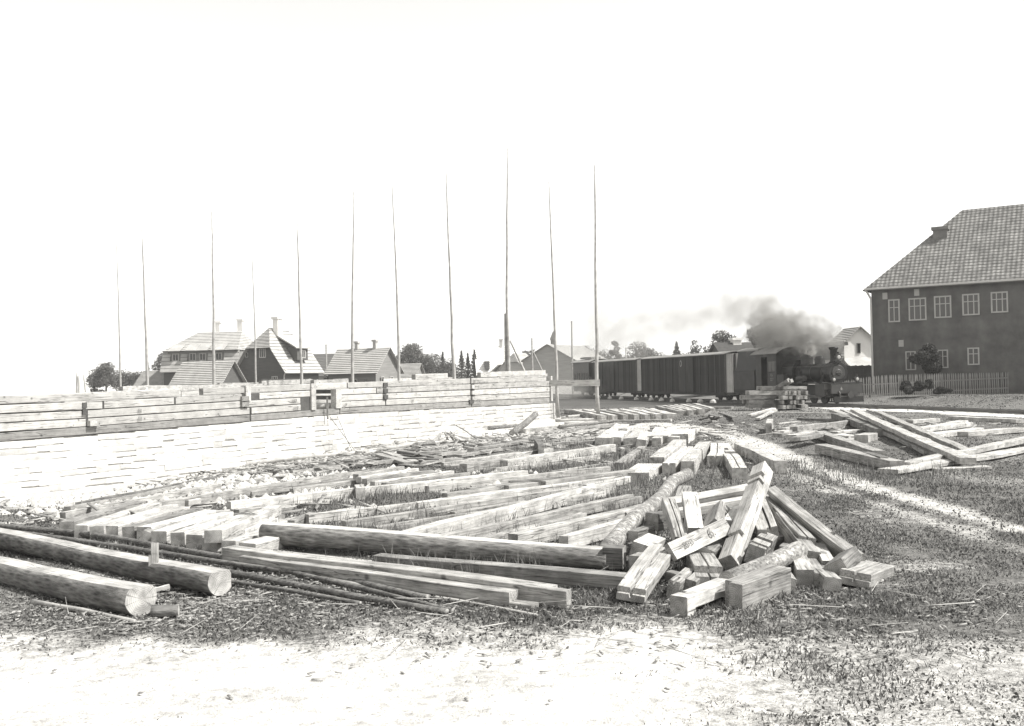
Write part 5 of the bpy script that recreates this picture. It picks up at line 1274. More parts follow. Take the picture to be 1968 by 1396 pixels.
mb = MB(); mb.cyl((-.3, -.45, he3-.35), (-.02, -.1, he3-1.0), .07, .07, 8); mb.cyl((-.02, -.1, he3-1.0), (-.02, -.1, .2), .07, .07, 8); part('drainpipe', mb, M['spout'], bh)
chimney(bh, 4.0, 3.4, he3+2.0, he3+3.7, .9, mat='roofmono')
# picket fence in front of the brick building
fe = thing('picket_fence', 'weathered picket fence along the garden of the brick building', 'fence', (at(1600, 757, 64).x, 64, 0))
pm = MB(); pm.loft([[(x, y, 0) for x, y in ((-.035,-.012),(.035,-.012),(.035,.012),(-.035,.012))], [(x, y, 1.28) for x, y in ((-.035,-.012),(.035,-.012),(.035,.012),(-.035,.012))], [(x, y, 1.38) for x, y in ((-.005,-.012),(.005,-.012),(.005,.012),(-.005,.012))]])
M['picket'] = simple('picket_wood', .2, var=.3, scale=3); pme = pm.mesh('picket', [M['picket']])
random.seed(9); fx = fe.location.x; n = 0; x = 0
xend = at(1968, 757, 62).x+2-fx
while x < xend:
    y = -x*.05; z = g(fx+x, 64+y)-.02
    o = link('picket', pme, fe, (x+random.uniform(-.015,.015), y, z)); o.rotation_euler = (0, random.uniform(-.03,.03), 0); x += .135; n += 1
for zz_ in (.35, 1.0):
    mb = MB(); z0_ = g(fx, 64); z1_ = g(fx+xend, 64-xend*.05)
    mb.hexa([(0,.015,z0_+zz_),(xend,.015-xend*.05,z1_+zz_),(xend,.06-xend*.05,z1_+zz_),(0,.06,z0_+zz_),(0,.015,z0_+zz_+.08),(xend,.015-xend*.05,z1_+zz_+.08),(xend,.06-xend*.05,z1_+zz_+.08),(0,.06,z0_+zz_+.08)]); part('fence_rail', mb, M['board_mid'], fe)
for i in range(int(xend/2.4)+1):
    x = i*2.4; mb = MB(); z = g(fx+x, 64-x*.05); mb.box(x-.06, x+.06, -x*.05+.065, -x*.05+.18, z-.2, z+1.3); part('fence_post', mb, M['board_dark'], fe)
mb = MB(); 
# board fence behind, between loco and brick house; board fence at far left
f2 = thing('board_fence', 'dark close boarded fence behind the picket fence, below the white house', 'fence', (at(1622, 720, 72).x, 72, g(24, 72)))
for i in range(20):
    mb = MB(); mb.box(i*.16, i*.16+.15, 0, .025, 0, 2.0+.02*(i%3)); part('fence_board', mb, M['board_dark'], f2)
f3 = thing('garden_fence', 'long grey board fence left of the sheds, before the far trees', 'fence', (at(168, 735, 92).x, 92, -.1))
L3 = at(338, 735, 92).x-f3.location.x
for i in range(int(L3/.2)):
    mb = MB(); mb.box(i*.2, i*.2+.19, 0, .03, 0, 1.6+random.uniform(-.03,.03)); part('fence_board', mb, M['board_mid'], f3)
# utility poles and odd posts
def upole(label, px, ytop, D, r=.1, brace=None):
    p = at(px, 740, D); z0 = g(p.x, p.y); zt = zpx(px, ytop, D); t = thing('utility_pole', label, 'utility pole', (p.x, p.y, z0))
    mb = MB(); mb.cyl((0,0,-.3), (0,0,zt-z0), r, r*.7, 8); part('post', mb, M['pole_pale'], t)
    mb = MB()
    for k in range(3): mb.cyl((-.18,0,zt-z0-.15-.3*k), (.18,0,zt-z0-.15-.3*k), .02, .02, 6); mb.cyl((.18,0,zt-z0-.15-.3*k), (.18,0,zt-z0-.02-.3*k), .035, .03, 6)
    part('insulators', mb, M['trim'], t)
    if brace: mb = MB(); mb.cyl((.1,0,zt-z0-1.6), (brace,0,-.2), .07, .07, 6); part('brace', mb, M['pole_pale'], t)
upole('utility pole with a slanting brace right of the tallest scaffold pole', 1024, 650, 120, .12, 2.6)
upole('utility pole standing just left of the train tail', 1101, 617, 115, .13)
upole('faint utility pole between the large house and the cottage', 628, 662, 120, .12)
upole('faint thin utility pole behind the cottage', 724, 655, 190, .12)
upole('faint utility pole beside the bare tree behind the train', 1204, 668, 170, .12)
for i, (px, yt, px2) in enumerate(((152, 722, 152), (147, 716, 147), (161, 720, 170))):
    p = at(px2, 740, 70); q = at(px, yt, 70); log('pale post %s at the far left of the yard' % ['standing upright', 'furthest left', 'leaning to the left'][i], (p.x, 70, g(p.x, 70)-.2), q, .07, .06, mats=[M['trim'], M['end'], M['wood']], name='post', cat='post')
# low heap of boards behind the wall
random.seed(19)
for i in range(9):
    x0 = 500+random.uniform(0, 40); x1 = x0+random.uniform(45, 80); y = 731+random.uniform(-3, 4)
    beam('dark board in the heap of boards above the wall, before the big dark gable', at(x0, y, 60), at(x1, y+random.uniform(-2,3), 60), .5, .05, mats=WG, cat='board', name='board', group='heap of boards behind the timber wall', n=2)
beam('dark tilted hatch lid behind the wall at the far left', at(212, 764, 40), at(232, 755, 40), .9, .05, mats=[M['shade_wood'], M['end']], cat='board', name='board', n=2)

# ---------------------------------------------------------------- trees
def leaf_mat(name, v):
    a = NT(name); at_ = a.n('Attribute', attribute_name='shade'); n_ = a.noise(a.coord(), 1.3, 3)
    a.col(a.math('MULTIPLY', a.remap(n_, .3, .7, v*.65, v*1.35), at_.outputs['Fac'])); a.p.inputs['Roughness'].default_value = .8
    tr_ = a.n('BsdfTranslucent'); tr_.inputs[0].default_value = grey(v); ms = a.n('MixShader'); ms.inputs[0].default_value = .25
    a.l(a.p.outputs[0], ms.inputs[1]); a.l(tr_.outputs[0], ms.inputs[2]); a.l(ms.outputs[0], a.out.inputs[0]); return a.m
M['leaf'] = leaf_mat('foliage', .06); M['leaf_far'] = leaf_mat('haze_pale_foliage', .12); M['needle'] = leaf_mat('needles', .045)  # far leaves lightened: distance haze put into their colour
M['trunk'] = bark_mat('trunk_bark', .10)
def leaves(name, C, size, mats, flat=False, elong=1.0):
    n = len(C); u = rng.normal(size=(n,3)); u /= np.linalg.norm(u, axis=1)[:,None]; v = np.cross(u, rng.normal(size=(n,3))); v /= np.linalg.norm(v, axis=1)[:,None]
    s = (size*rng.uniform(.6, 1.4, n))[:,None]
    P = np.stack([C-u*s*elong, C+v*s*.6, C+u*s*elong, C-v*s*.6], 1).reshape(-1, 3)
    Fa = np.arange(4*n).reshape(n, 4); me = np_mesh(name, P, Fa, mats)
    fattr(me, 'shade', rng.uniform(.6, 1.4, n), 'FACE'); return me
def tree(label, px, ytop, D, wpx, kind='round', n=2600, group='trees beyond the yard', trunk_h=None, ybase=None, cat='tree'):
    p = at(px, 740, D); z0 = g(p.x, p.y)
    if ybase: z0 = zpx(px, ybase, D)
    H = zpx(px, ytop, D)-z0; H *= 1.07 if kind != 'bush' else 1; Wd = (1.9 if kind == 'spruce' else 1.3)*wpx*D/F; t = thing({'spruce':'spruce_tree','bare':'thin_tree','bush':'bush'}.get(kind, 'leafy_tree'), label, cat, (p.x, p.y, z0), random.uniform(0, 6), group)
    if kind == 'spruce':
        nn = n; zz_ = rng.uniform(.04, 1, nn)**.8; k = np.floor(zz_*14)/14; r = Wd/2*(1-zz_)*(.75+.5*((zz_*14) % 1 < .5))*rng.uniform(.3, 1, nn)**.4; an = rng.uniform(0, 6.283, nn)
        C = np.stack([r*np.cos(an), r*np.sin(an), zz_*H-r*.25], 1); sz = .014*H+.06; n = n; th = H*.9
    else:
        n = int(n*1.9); nb = {'round': 26, 'bare': 9, 'bush': 12}[kind]; C = []
        lowz = .16 if kind == 'round' else (.45 if kind == 'bare' else .05)
        for b in range(nb):
            br_ = rng.uniform(.15, .25)*min(Wd, H*1.1)*(1 if kind != 'bare' else .6); an = rng.uniform(0, 6.283); sn = rng.uniform(-.8, 1); q = rng.uniform(.45, 1)
            sh_ = H*(1-lowz)/2; cs_ = math.sqrt(1-sn*sn); rx_ = max(Wd/2-br_*.8, .1); rz_ = max(sh_-br_*.7, .1)
            c_ = np.array([rx_*q*cs_*math.cos(an), rx_*q*cs_*math.sin(an), H*lowz+sh_+rz_*q*sn])
            m_ = n//nb; d = rng.normal(size=(m_,3)); d /= np.linalg.norm(d, axis=1)[:,None]; d *= (rng.uniform(.35, 1.05, m_)**.5)[:,None]*br_*np.array([1.1, 1.1, .8])
            C.append(c_+d)
        C = np.concatenate(C); C[:,2] = np.clip(C[:,2], .02*H, H*1.0); sz = .007*Wd+.007*H+.05; th = H*.6
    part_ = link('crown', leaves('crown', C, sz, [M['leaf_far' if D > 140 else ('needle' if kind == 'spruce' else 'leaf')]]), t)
    if kind != 'bush':
        mb = MB(); mb.loft([[(r*math.cos(k*.785), r*math.sin(k*.785), z) for k in range(8)] for r, z in ((.03*H+.05, -.5), (.02*H+.04, th*.4), (.008*H+.02, th))])
        for b in range(5):
            an = b*1.3; z = th*(.45+.1*b); mb.cyl((0,0,z), (Wd*.28*math.cos(an), Wd*.28*math.sin(an), z+H*.16), .01*H+.02, .01, 5)
        part('trunk', mb, M['trunk'], t)
    return t
random.seed(51)
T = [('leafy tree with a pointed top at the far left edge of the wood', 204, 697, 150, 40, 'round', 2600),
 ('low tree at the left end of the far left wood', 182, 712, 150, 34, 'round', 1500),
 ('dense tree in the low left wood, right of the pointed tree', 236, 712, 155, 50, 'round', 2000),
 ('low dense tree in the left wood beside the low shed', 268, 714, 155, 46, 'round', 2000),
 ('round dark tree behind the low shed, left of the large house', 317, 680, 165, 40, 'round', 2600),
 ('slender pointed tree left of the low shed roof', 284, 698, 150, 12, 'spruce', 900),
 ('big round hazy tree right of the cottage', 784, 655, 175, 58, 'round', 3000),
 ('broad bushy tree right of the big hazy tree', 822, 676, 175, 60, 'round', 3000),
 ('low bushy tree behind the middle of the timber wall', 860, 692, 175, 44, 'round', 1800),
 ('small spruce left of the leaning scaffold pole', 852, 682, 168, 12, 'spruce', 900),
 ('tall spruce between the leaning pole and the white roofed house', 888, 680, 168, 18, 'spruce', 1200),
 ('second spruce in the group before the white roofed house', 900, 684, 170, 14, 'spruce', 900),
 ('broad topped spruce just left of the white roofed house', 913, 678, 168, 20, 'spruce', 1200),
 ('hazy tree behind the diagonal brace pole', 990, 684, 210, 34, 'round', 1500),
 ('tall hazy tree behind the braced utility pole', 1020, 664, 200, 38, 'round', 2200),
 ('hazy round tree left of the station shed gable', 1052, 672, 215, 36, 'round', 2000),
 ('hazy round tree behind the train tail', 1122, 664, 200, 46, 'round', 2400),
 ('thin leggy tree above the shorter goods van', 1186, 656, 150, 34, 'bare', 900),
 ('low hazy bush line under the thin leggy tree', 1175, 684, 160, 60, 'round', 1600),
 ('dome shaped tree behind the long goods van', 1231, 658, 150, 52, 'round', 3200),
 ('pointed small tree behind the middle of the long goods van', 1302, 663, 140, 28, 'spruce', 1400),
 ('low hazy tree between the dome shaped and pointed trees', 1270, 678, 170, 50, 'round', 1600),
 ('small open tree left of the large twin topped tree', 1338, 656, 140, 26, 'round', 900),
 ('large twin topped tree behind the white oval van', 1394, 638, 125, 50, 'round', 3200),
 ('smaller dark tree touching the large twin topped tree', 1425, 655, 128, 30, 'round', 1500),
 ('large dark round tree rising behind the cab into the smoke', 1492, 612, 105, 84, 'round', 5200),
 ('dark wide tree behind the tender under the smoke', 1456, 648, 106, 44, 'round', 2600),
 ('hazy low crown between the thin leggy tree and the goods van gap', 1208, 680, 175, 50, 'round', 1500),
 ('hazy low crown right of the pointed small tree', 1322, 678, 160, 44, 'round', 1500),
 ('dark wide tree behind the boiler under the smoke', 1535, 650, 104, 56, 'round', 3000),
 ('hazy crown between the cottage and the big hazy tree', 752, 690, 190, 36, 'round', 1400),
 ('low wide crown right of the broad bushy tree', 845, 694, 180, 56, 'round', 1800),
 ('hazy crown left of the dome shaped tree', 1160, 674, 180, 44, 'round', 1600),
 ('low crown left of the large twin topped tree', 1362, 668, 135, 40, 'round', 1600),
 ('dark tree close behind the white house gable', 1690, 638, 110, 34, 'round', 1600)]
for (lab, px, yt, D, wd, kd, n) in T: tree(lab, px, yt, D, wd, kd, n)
GBs = 'bushes in the brick building garden'
tree('dark bush in front of the picket fence at right', 1762, 728, 61, 66, 'bush', 3600, GBs, cat='bush')
tree('small dark bush right of the dark bush at the picket fence', 1806, 742, 61, 36, 'bush', 1200, GBs, cat='bush')
tree('tall climbing shrub against the lower brick wall', 1780, 645, 64.3, 46, 'bush', 3600, GBs, cat='bush')
tree('bush at the locomotive end of the board fence', 1640, 704, 74, 50, 'bush', 1500, GBs, cat='bush')
tree('low pale bush along the cottage wall', 705, 722, 105, 46, 'bush', 1200, 'bushes beyond the timber wall', cat='bush')
tree('low bush row right of the cottage', 768, 724, 105, 60, 'bush', 1400, 'bushes beyond the timber wall', cat='bush')
tree('dark bush between the large house and the cottage', 634, 712, 112, 40, 'bush', 1200, 'bushes beyond the timber wall', cat='bush')
tree('bush in front of the garden fence at far left', 185, 738, 88, 24, 'bush', 700, 'bushes beyond the timber wall', cat='bush')
# far off wood along the horizon
N = 42000; an = rng.uniform(-.36, .75, N); DD = rng.uniform(560, 900, N); xx_ = np.tan(an)*DD
hh = 2+5*vn(xx_, DD*0, 24, 3)+2*vn(xx_, DD*0, 7, 4); zz_ = rng.uniform(0, 1, N)*hh
link('distant_wood', leaves('distant_wood', np.stack([xx_, DD, zz_], 1), .75, [M['leaf']]), kind='stuff')
# ---------------------------------------------------------------- grass, herbs, chips, rubble
def sample_polar(n, y0, y1, k=1.0):
    y = np.exp(rng.uniform(math.log(y0), math.log(y1), n)); x = y*rng.uniform(-.66, .66, n)+rng.uniform(-2.5, 4, n); return x, y
gm = NT('grass_blades'); at_ = gm.n('Attribute', attribute_name='shade'); gm.col(at_.outputs['Fac']); gm.p.inputs['Roughness'].default_value = .7
tr_ = gm.n('BsdfTranslucent'); cmb = gm.n('CombineXYZ'); [gm.l(at_.outputs['Fac'], cmb.inputs[k]) for k in range(3)]; gm.l(cmb.outputs[0], tr_.inputs[0])
ms = gm.n('MixShader'); ms.inputs[0].default_value = .3; gm.l(gm.p.outputs[0], ms.inputs[1]); gm.l(tr_.outputs[0], ms.inputs[2]); gm.l(ms.outputs[0], gm.out.inputs[0]); M['grass'] = gm.m
def blades(name, x, y, h, wd, lean, shade):
    n = len(x); z = gz(x, y)-.005; an = rng.uniform(0, 6.283, n); dx, dy = np.cos(an)*wd, np.sin(an)*wd; la = rng.uniform(0, 6.283, n)
    lx, ly = np.cos(la)*lean*h, np.sin(la)*lean*h
    P = np.stack([np.stack([x-dx, y-dy, z], 1), np.stack([x+dx, y+dy, z], 1), np.stack([x+dx*.6+lx*.45, y+dy*.6+ly*.45, z+h*.6], 1), np.stack([x+lx, y+ly, z+h], 1), np.stack([x-dx*.6+lx*.45, y-dy*.6+ly*.45, z+h*.6], 1)], 1).reshape(-1, 3)
    i = np.arange(n)*5; Fq_ = np.stack([i, i+1, i+2, i+4], 1); Ft = np.stack([i+4, i+2, i+3], 1)
    me = bpy.data.meshes.new(name); me.vertices.add(len(P)); me.vertices.foreach_set('co', P.astype(np.float32).ravel())
    me.loops.add(7*n); me.loops.foreach_set('vertex_index', np.concatenate([Fq_.ravel(), Ft.ravel()]).astype(np.int32))
    me.polygons.add(2*n); me.polygons.foreach_set('loop_start', np.concatenate([np.arange(n)*4, 4*n+np.arange(n)*3]).astype(np.int32))
    me.materials.append(M['grass']); me.update(calc_edges=True); me.validate()
    fattr(me, 'shade', np.concatenate([shade, shade]), 'FACE'); return me
x, y = sample_polar(400000, 4.6, 62)
s = sandmask(x, y)+(vn(x, y, .3, 33)-.5)*.5; dk = darkmask(x, y); t, d = wall_td(x, y)
ins = (t > T0) & (t < T1) & (d < .35) & (d > -14)
q = (x-P1400.x)*TN.x+(y-P1400.y)*TN.y
clump = vn(x, y, .55, 21)*.5+vn(x, y, .18, 22)*.5
keep = (rng.uniform(0, 1, len(x)) > s*1.35) & ~ins & (clump > .3) & ~((np.abs(q-1.1) < 1.0))
x, y, clump, s, dk = x[keep], y[keep], clump[keep], s[keep], dk[keep]
h = .8*(.018+.065*np.clip(clump-.3, 0, 1)*rng.uniform(.4, 1.4, len(x)))*(1+.9*(vn(x, y, 2.1, 24) > .58))*(1-.5*np.clip(s, 0, 1))
wd = .0022+.00045*y*rng.uniform(.7, 1.4, len(x))
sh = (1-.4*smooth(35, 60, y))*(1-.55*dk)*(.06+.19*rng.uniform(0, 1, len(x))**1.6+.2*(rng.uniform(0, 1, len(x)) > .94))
link('grass', blades('grass', x, y, h, wd, rng.uniform(.2, 1.1, len(x)), sh), kind='stuff', label='short rough grass growing between the timbers')
# tall grass and weeds that stand before the beams in the middle
seeds = [(650, 965, 1.2), (720, 955, .9), (1060, 905, 1.6), (1130, 900, 1.8), (1180, 880, 1.5), (1020, 1035, .8), (1140, 990, 1.1), (860, 1010, .6), (650, 1030, .8), (560, 1035, .7), (740, 1100, .5), (820, 1100, .5), (900, 1105, .5), (1180, 955, .9), (1220, 985, .8), (960, 1110, .5), (700, 1035, .8), (1300, 900, 1.5), (780, 990, .8), (1240, 930, 1.2), (1080, 860, 1.8), (1610, 900, 1.6), (1700, 915, 1.6), (240, 925, 1.2), (330, 905, 1.0), (200, 935, 1.2), (1380, 1100, .4), (1260, 1100, .3), (1440, 1060, .4), (940, 1010, .6)]
X_, Y_ = [], []
for px, py, r in seeds:
    c_ = onz(px, py, 0); m_ = int(420*min(1.6, r)); X_.append(c_.x+rng.normal(0, r*.75, m_)); Y_.append(c_.y+rng.normal(0, r*.45, m_))
x = np.concatenate(X_); y = np.concatenate(Y_); n = len(x)
link('tall_grass', blades('tall_grass', x, y, rng.uniform(.06, .24, n)*rng.uniform(.6, 1.2, n), .0018+.0003*y, rng.uniform(.1, .6, n), .07+.22*rng.uniform(0, 1, n)**1.5), kind='stuff', label='tufts of tall seeding grass among the beams')
# broad low leaves (clover, plantain) near the camera
x, y = sample_polar(150000, 5.2, 24); s = sandmask(x, y); cl = vn(x, y, .4, 41)
keep = (rng.uniform(0, 1, len(x)) > s*1.25) & (cl > .35); x, y, cl = x[keep], y[keep], cl[keep]; n = len(x)
z = gz(x, y)+rng.uniform(.005, .06, n)*cl; C = np.stack([x, y, z], 1)
me = leaves('low_herbs', C, .009+.0006*y, [M['grass']]); me.attributes.remove(me.attributes['shade']) if 'shade' in me.attributes else None
fattr(me, 'shade', .04+.2*rng.uniform(0, 1, len(me.polygons))**1.6, 'FACE'); link('low_herbs', me, kind='stuff', label='low broad leaved herbs in the turf')
# chips, twigs and straw
def slivers(name, x, y, L_, wd_, mat, up=.02, th=.006):
    n = len(x); z = gz(x, y)+rng.uniform(.004, up, n); an = rng.uniform(0, 6.283, n); ti = rng.uniform(-.18, .18, n)
    ux, uy, uz = np.cos(an)*L_/2, np.sin(an)*L_/2, ti*L_/2; vx, vy = -np.sin(an)*wd_/2, np.cos(an)*wd_/2
    c_ = np.stack([x, y, z+np.abs(uz)], 1); U = np.stack([ux, uy, uz], 1); Vv = np.stack([vx, vy, rng.uniform(-.4, .4, n)*wd_/2], 1); T_ = np.array([0, 0, 1.])*np.reshape(th, (-1, 1))
    B = [c_-U-Vv*.4, c_+U-Vv*.7, c_+U*.8+Vv, c_-U*.9+Vv*.8]; P = np.stack(B+[b+T_ for b in B], 1).reshape(-1, 3)
    i = (np.arange(n)*8)[:,None]; Fa = np.concatenate([i+np.array([[4,5,6,7]]), i+np.array([[0,1,5,4]]), i+np.array([[1,2,6,5]]), i+np.array([[2,3,7,6]]), i+np.array([[3,0,4,7]])])
    return link(name, np_mesh(name, P, Fa, [mat]), kind='stuff')
def gauss_px(lst, n):
    X_, Y_ = [], []
    for px, py, rx, ry, w_ in lst:
        c_ = onz(px, py, 0); m_ = int(n*w_); X_.append(c_.x+rng.normal(0, rx, m_)); Y_.append(c_.y+rng.normal(0, ry, m_))
    return np.concatenate(X_), np.concatenate(Y_)
x, y = gauss_px([(900, 1195, 2.5, .4, .5), (400, 1205, 2, .4, .5), (1500, 1230, 2, .6, .8), (320, 1165, 1.0, .4, 1.5), (480, 1130, .9, .6, 1), (200, 1195, .8, .3, 1), (600, 1150, 1.2, .5, .7), (1450, 1130, 1.6, .8, .5), (300, 1120, .8, .4, .8), (880, 1180, 1.5, .4, .4), (1500, 1180, 1.2, .5, .4)], 420)
n = len(x); slivers('wood_chips', x, y, rng.uniform(.015, .10, n), rng.uniform(.006, .025, n), M['wood'])
x, y = gauss_px([(1060, 1195, 1.6, .5, 1), (1350, 1210, 1.5, .4, 1), (700, 1170, 1.6, .5, 1), (1600, 1220, 1.6, .6, 1.2), (450, 1180, 1.2, .5, .8), (1750, 1130, 1.0, 1.0, .6)], 16)
n = len(x); slivers('dry_stalks', x, y, rng.uniform(.12, .6, n), rng.uniform(.003, .005, n), M['pole_pale'], .05, .005)
x, y = gauss_px([(700, 870, 5, 2.0, 3), (880, 860, 4, 2.5, 3), (500, 900, 3, 1.6, 2), (300, 920, 3, 1.2, 2), (1050, 835, 4, 2.5, 2), (620, 900, 4, 1.5, 2), (1250, 835, 3, 2, 1), (1640, 825, 3, 3, 1.5), (1100, 850, 3, 2, 1), (400, 990, 2, .8, 1)], 80)
n = len(x); slivers('sawn_scraps', x, y, rng.uniform(.12, .9, n), rng.uniform(.04, .12, n), M['wood'], .05, rng.uniform(.01, .03, n))
x, y = gauss_px([(160, 962, 2, .8, 2), (240, 950, 3, .8, 3), (350, 930, 3, .9, 3), (300, 925, 3.2, 1.1, 3), (500, 898, 3, 1.3, 3), (200, 945, 2, 1.0, 2), (700, 872, 3.5, 1.5, 2), (860, 852, 3, 1.2, 2), (420, 905, 2.5, 1, 2), (120, 980, 2, 1, 1.5)], 320)
t, d = wall_td(x, y); k_ = d > .25; x, y = x[k_], y[k_]; n = len(x)
def pebbles(name, x, y, r, mat):
    n = len(x); z = gz(x, y); base = np.array([[1,0,0],[.3,.95,0],[-.8,.6,0],[-.8,-.6,0],[.3,-.95,0],[.15,.1,.75]]); P = base[None]*r[:,None,None]*rng.uniform(.7, 1.3, (n,6,1)); an = rng.uniform(0, 6.283, n)
    ca, sa = np.cos(an)[:,None], np.sin(an)[:,None]; Q = np.stack([P[:,:,0]*ca-P[:,:,1]*sa, P[:,:,0]*sa+P[:,:,1]*ca, P[:,:,2]], 2)+np.stack([x, y, z-.01], 1)[:,None]
    i = (np.arange(n)*6)[:,None]; Fa = np.concatenate([i+np.array([[a_,(a_+1)%5,5]]) for a_ in range(5)]); return link(name, np_mesh(name, Q.reshape(-1,3), Fa, [mat]), kind='stuff')
pebbles('limestone_rubble', x, y, rng.uniform(.03, .16, n)*rng.uniform(.5, 1, n), M['stone'])
x, y = gauss_px([(250, 930, 4, 1.2, 2), (500, 900, 3, 1.2, 2), (700, 875, 4, 1.5, 2), (1390, 800, 3, 3, 1)], 160)
t, d = wall_td(x, y); k_ = d > .25; x, y = x[k_], y[k_]; n = len(x); pebbles('dark_clods', x, y, rng.uniform(.03, .12, n), M['clod'])
x, y = sample_polar(9000, 5.0, 9.5); k_ = rng.uniform(0, 1, len(x)) < sandmask(x, y)*.9+.05; x, y = x[k_], y[k_]; n = len(x)
pebbles('gravel', x, y, rng.uniform(.003, .012, n)*rng.choice([1, 1, 1, 2], n), M['pole_pale'])
# split pieces next to the logs
p = onz(295, 1122, 0); beam('pale split wedge standing against the nearest hewn log', (p.x, p.y, .12), (p.x-.01, p.y+.05, .42), .09, .04, mats=WP, cat='wedge', name='wood_wedge', cuts=((.6, 1, 'rs', .25),))
p = onz(310, 1130, .05); beam('small pale chip block lying right of the nearest hewn log', (p.x-.06, p.y, .04), (p.x+.06, p.y+.06, .06), .05, .04, mats=WP, cat='wood chip', name='chip_block')
p = onz(318, 1178, .05); log('short dark branch stub beneath the nearest hewn log', (p.x-.12, p.y, .05), (p.x+.1, p.y+.04, .05), .06, .05, name='branch_stub', cat='branch')
# ---------------------------------------------------------------- smoke: one cloud drifting back over the train
blobs = [ # px, py, distance, radius x/y/z (m), density
 (1602, 660, 58, .45, .5, .4, 2.2), (1592, 650, 59, .8, .8, .55, 2.0), (1574, 640, 60, .9, .9, .75, 1.6), (1556, 652, 61, 1.0, 1.0, .7, 1.6),
 (1530, 650, 62, 1.2, 1.2, .9, 1.7), (1502, 632, 63, 1.5, 1.4, 1.1, 1.7), (1478, 622, 64, 1.2, 1.3, .9, 1.5), (1520, 622, 63, .8, .8, .6, .9), (1470, 648, 65, 1.3, 1.3, .8, 1.2),
 (1440, 600, 66, 1.6, 1.5, .9, .5), (1400, 595, 69, 1.8, 1.6, .9, .42), (1425, 575, 69, 2.2, 1.8, .9, .36), (1350, 620, 72, 2.6, 2.0, 1.1, .2), (1290, 615, 78, 3.0, 2.4, 1.3, .18),
 (1230, 630, 84, 3.2, 2.6, 1.6, .13), (1180, 630, 88, 3.0, 2.6, 2.2, .16), (1165, 585, 88, 2.0, 2.2, 1.8, .14), (1175, 555, 89, 1.4, 1.8, 1.4, .10), (1130, 640, 94, 3.0, 2.6, 2.0, .12), (1200, 670, 90, 5.0, 2.4, 1.4, .12), (1470, 565, 68, 1.4, 1.5, .6, .22)]
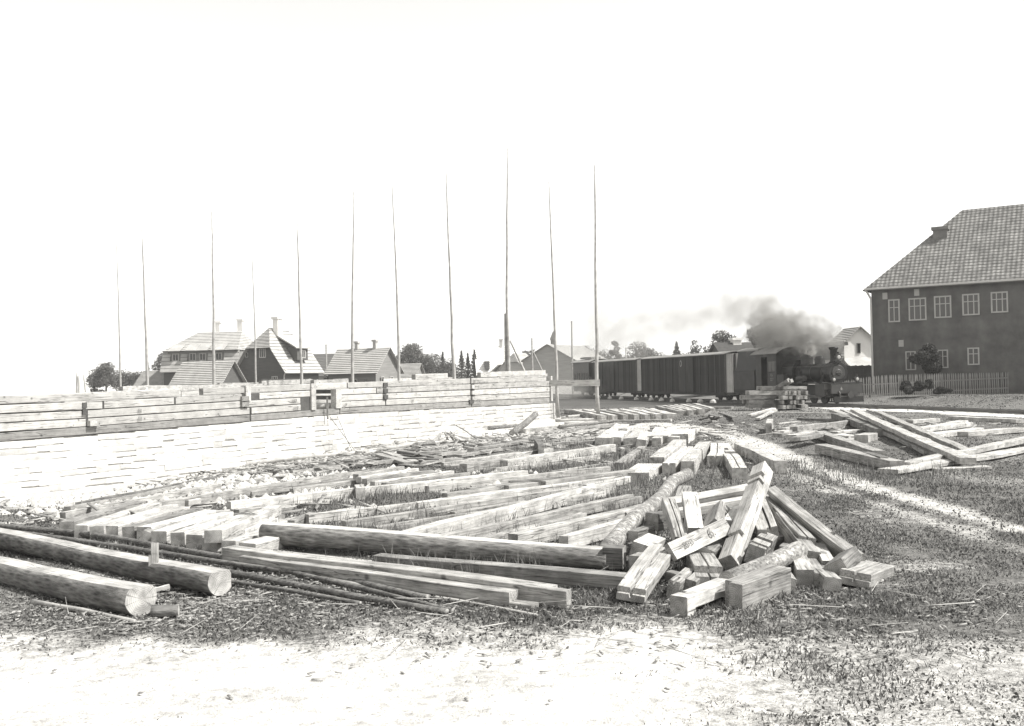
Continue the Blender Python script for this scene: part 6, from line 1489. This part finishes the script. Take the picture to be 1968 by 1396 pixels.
def smoke_obj(name, bl, col_, noise_sc, gain=1.0, extra=None):
    a = bpy.data.materials.new(name); a.use_nodes = True; t_ = a.node_tree; t_.nodes.clear()
    def N_(k, **kw):
        o = t_.nodes.new('ShaderNode'+k)
        for q, v in kw.items(): setattr(o, q, v)
        return o
    lk = t_.links.new; geo = N_('NewGeometry'); acc = None
    nz = N_('TexNoise'); nz.inputs['Scale'].default_value = noise_sc; nz.inputs['Detail'].default_value = 5; nz.inputs['Roughness'].default_value = .62; lk(geo.outputs['Position'], nz.inputs['Vector'])
    nv = N_('TexNoise'); nv.inputs['Scale'].default_value = noise_sc*.8; nv.inputs['Detail'].default_value = 2; lk(geo.outputs['Position'], nv.inputs['Vector'])
    sb_ = N_('VectorMath', operation='SUBTRACT'); lk(nv.outputs['Color'], sb_.inputs[0]); sb_.inputs[1].default_value = (.5, .5, .5)
    ws = N_('VectorMath', operation='SCALE'); lk(sb_.outputs[0], ws.inputs[0]); ws.inputs['Scale'].default_value = 2.4
    wp_ = N_('VectorMath', operation='ADD'); lk(geo.outputs['Position'], wp_.inputs[0]); lk(ws.outputs[0], wp_.inputs[1])
    lo_, hi_ = Vector((1e9,)*3), Vector((-1e9,)*3)
    for px, py, D, rx, ry, rz_, am in bl:
        c_ = at(px, py, D)
        for k in range(3): lo_[k] = min(lo_[k], c_[k]-1.9*(rx, ry, rz_)[k]); hi_[k] = max(hi_[k], c_[k]+1.9*(rx, ry, rz_)[k])
        s1 = N_('VectorMath', operation='SUBTRACT'); lk(wp_.outputs[0], s1.inputs[0]); s1.inputs[1].default_value = c_
        s2 = N_('VectorMath', operation='DIVIDE'); lk(s1.outputs[0], s2.inputs[0]); s2.inputs[1].default_value = (rx, ry, rz_)
        dt = N_('VectorMath', operation='DOT_PRODUCT'); lk(s2.outputs[0], dt.inputs[0]); lk(s2.outputs[0], dt.inputs[1])
        mr = N_('MapRange'); mr.interpolation_type = 'SMOOTHSTEP'; lk(dt.outputs['Value'], mr.inputs[0]); mr.inputs[1].default_value = 2.2; mr.inputs[2].default_value = 0; mr.inputs[3].default_value = 0; mr.inputs[4].default_value = am
        if acc is None: acc = mr.outputs[0]
        else: ad = N_('Math', operation='ADD'); lk(acc, ad.inputs[0]); lk(mr.outputs[0], ad.inputs[1]); acc = ad.outputs[0]
    nr = N_('MapRange'); lk(nz.outputs['Fac'], nr.inputs[0]); nr.inputs[1].default_value = .42; nr.inputs[2].default_value = .60; nr.inputs[3].default_value = .08; nr.inputs[4].default_value = 1.7*gain
    mu = N_('Math', operation='MULTIPLY'); lk(acc, mu.inputs[0]); lk(nr.outputs[0], mu.inputs[1])
    pv = N_('VolumePrincipled'); pv.inputs['Color'].default_value = col_; pv.inputs['Anisotropy'].default_value = .2; lk(mu.outputs[0], pv.inputs['Density'])
    ou = N_('OutputMaterial'); lk(pv.outputs[0], ou.inputs['Volume'])
    mb = MB(); mb.box(lo_.x, hi_.x, lo_.y, hi_.y, lo_.z, hi_.z); return link(name, mb.mesh(name, [a]), kind='stuff')
smoke_obj('dark_smoke', blobs[:9], grey(.42), 1.3, .62)
smoke_obj('drifting_smoke', blobs[9:]+[(1500, 604, 65, 1.6, 1.4, .8, .6), (1545, 628, 62, 1.2, 1.2, .7, .6), (1462, 588, 66, 1.6, 1.4, .8, .4), (1580, 632, 61, .9, .9, .5, .5), (1330, 605, 74, 2.4, 2, .9, .16)], grey(.5), .75, .52)
smoke_obj('white_steam', [(1557, 671, 60.0, .25, .25, .35, 4.0), (1561, 661, 60.0, .4, .35, .3, 2.0)], grey(.97), 1.5)
smoke_obj('ground_steam', [(1110, 752, 96, 3.5, 1.5, .7, .25), (1085, 756, 92, 3.5, 1.5, .6, .25)], grey(.6), .8)
# ---------------------------------------------------------------- haze over the whole place
hz = bpy.data.materials.new('haze'); hz.use_nodes = True; t_ = hz.node_tree; t_.nodes.clear()
pv = t_.nodes.new('ShaderNodeVolumePrincipled'); pv.inputs['Color'].default_value = (.98, .98, .97, 1); pv.inputs['Density'].default_value = .0004; pv.inputs['Anisotropy'].default_value = .1
ou = t_.nodes.new('ShaderNodeOutputMaterial'); t_.links.new(pv.outputs[0], ou.inputs['Volume'])
mb = MB(); mb.box(-2700, 2700, -80, 4300, -3.2, 30); link('haze', mb.mesh('haze', [hz]), kind='stuff')
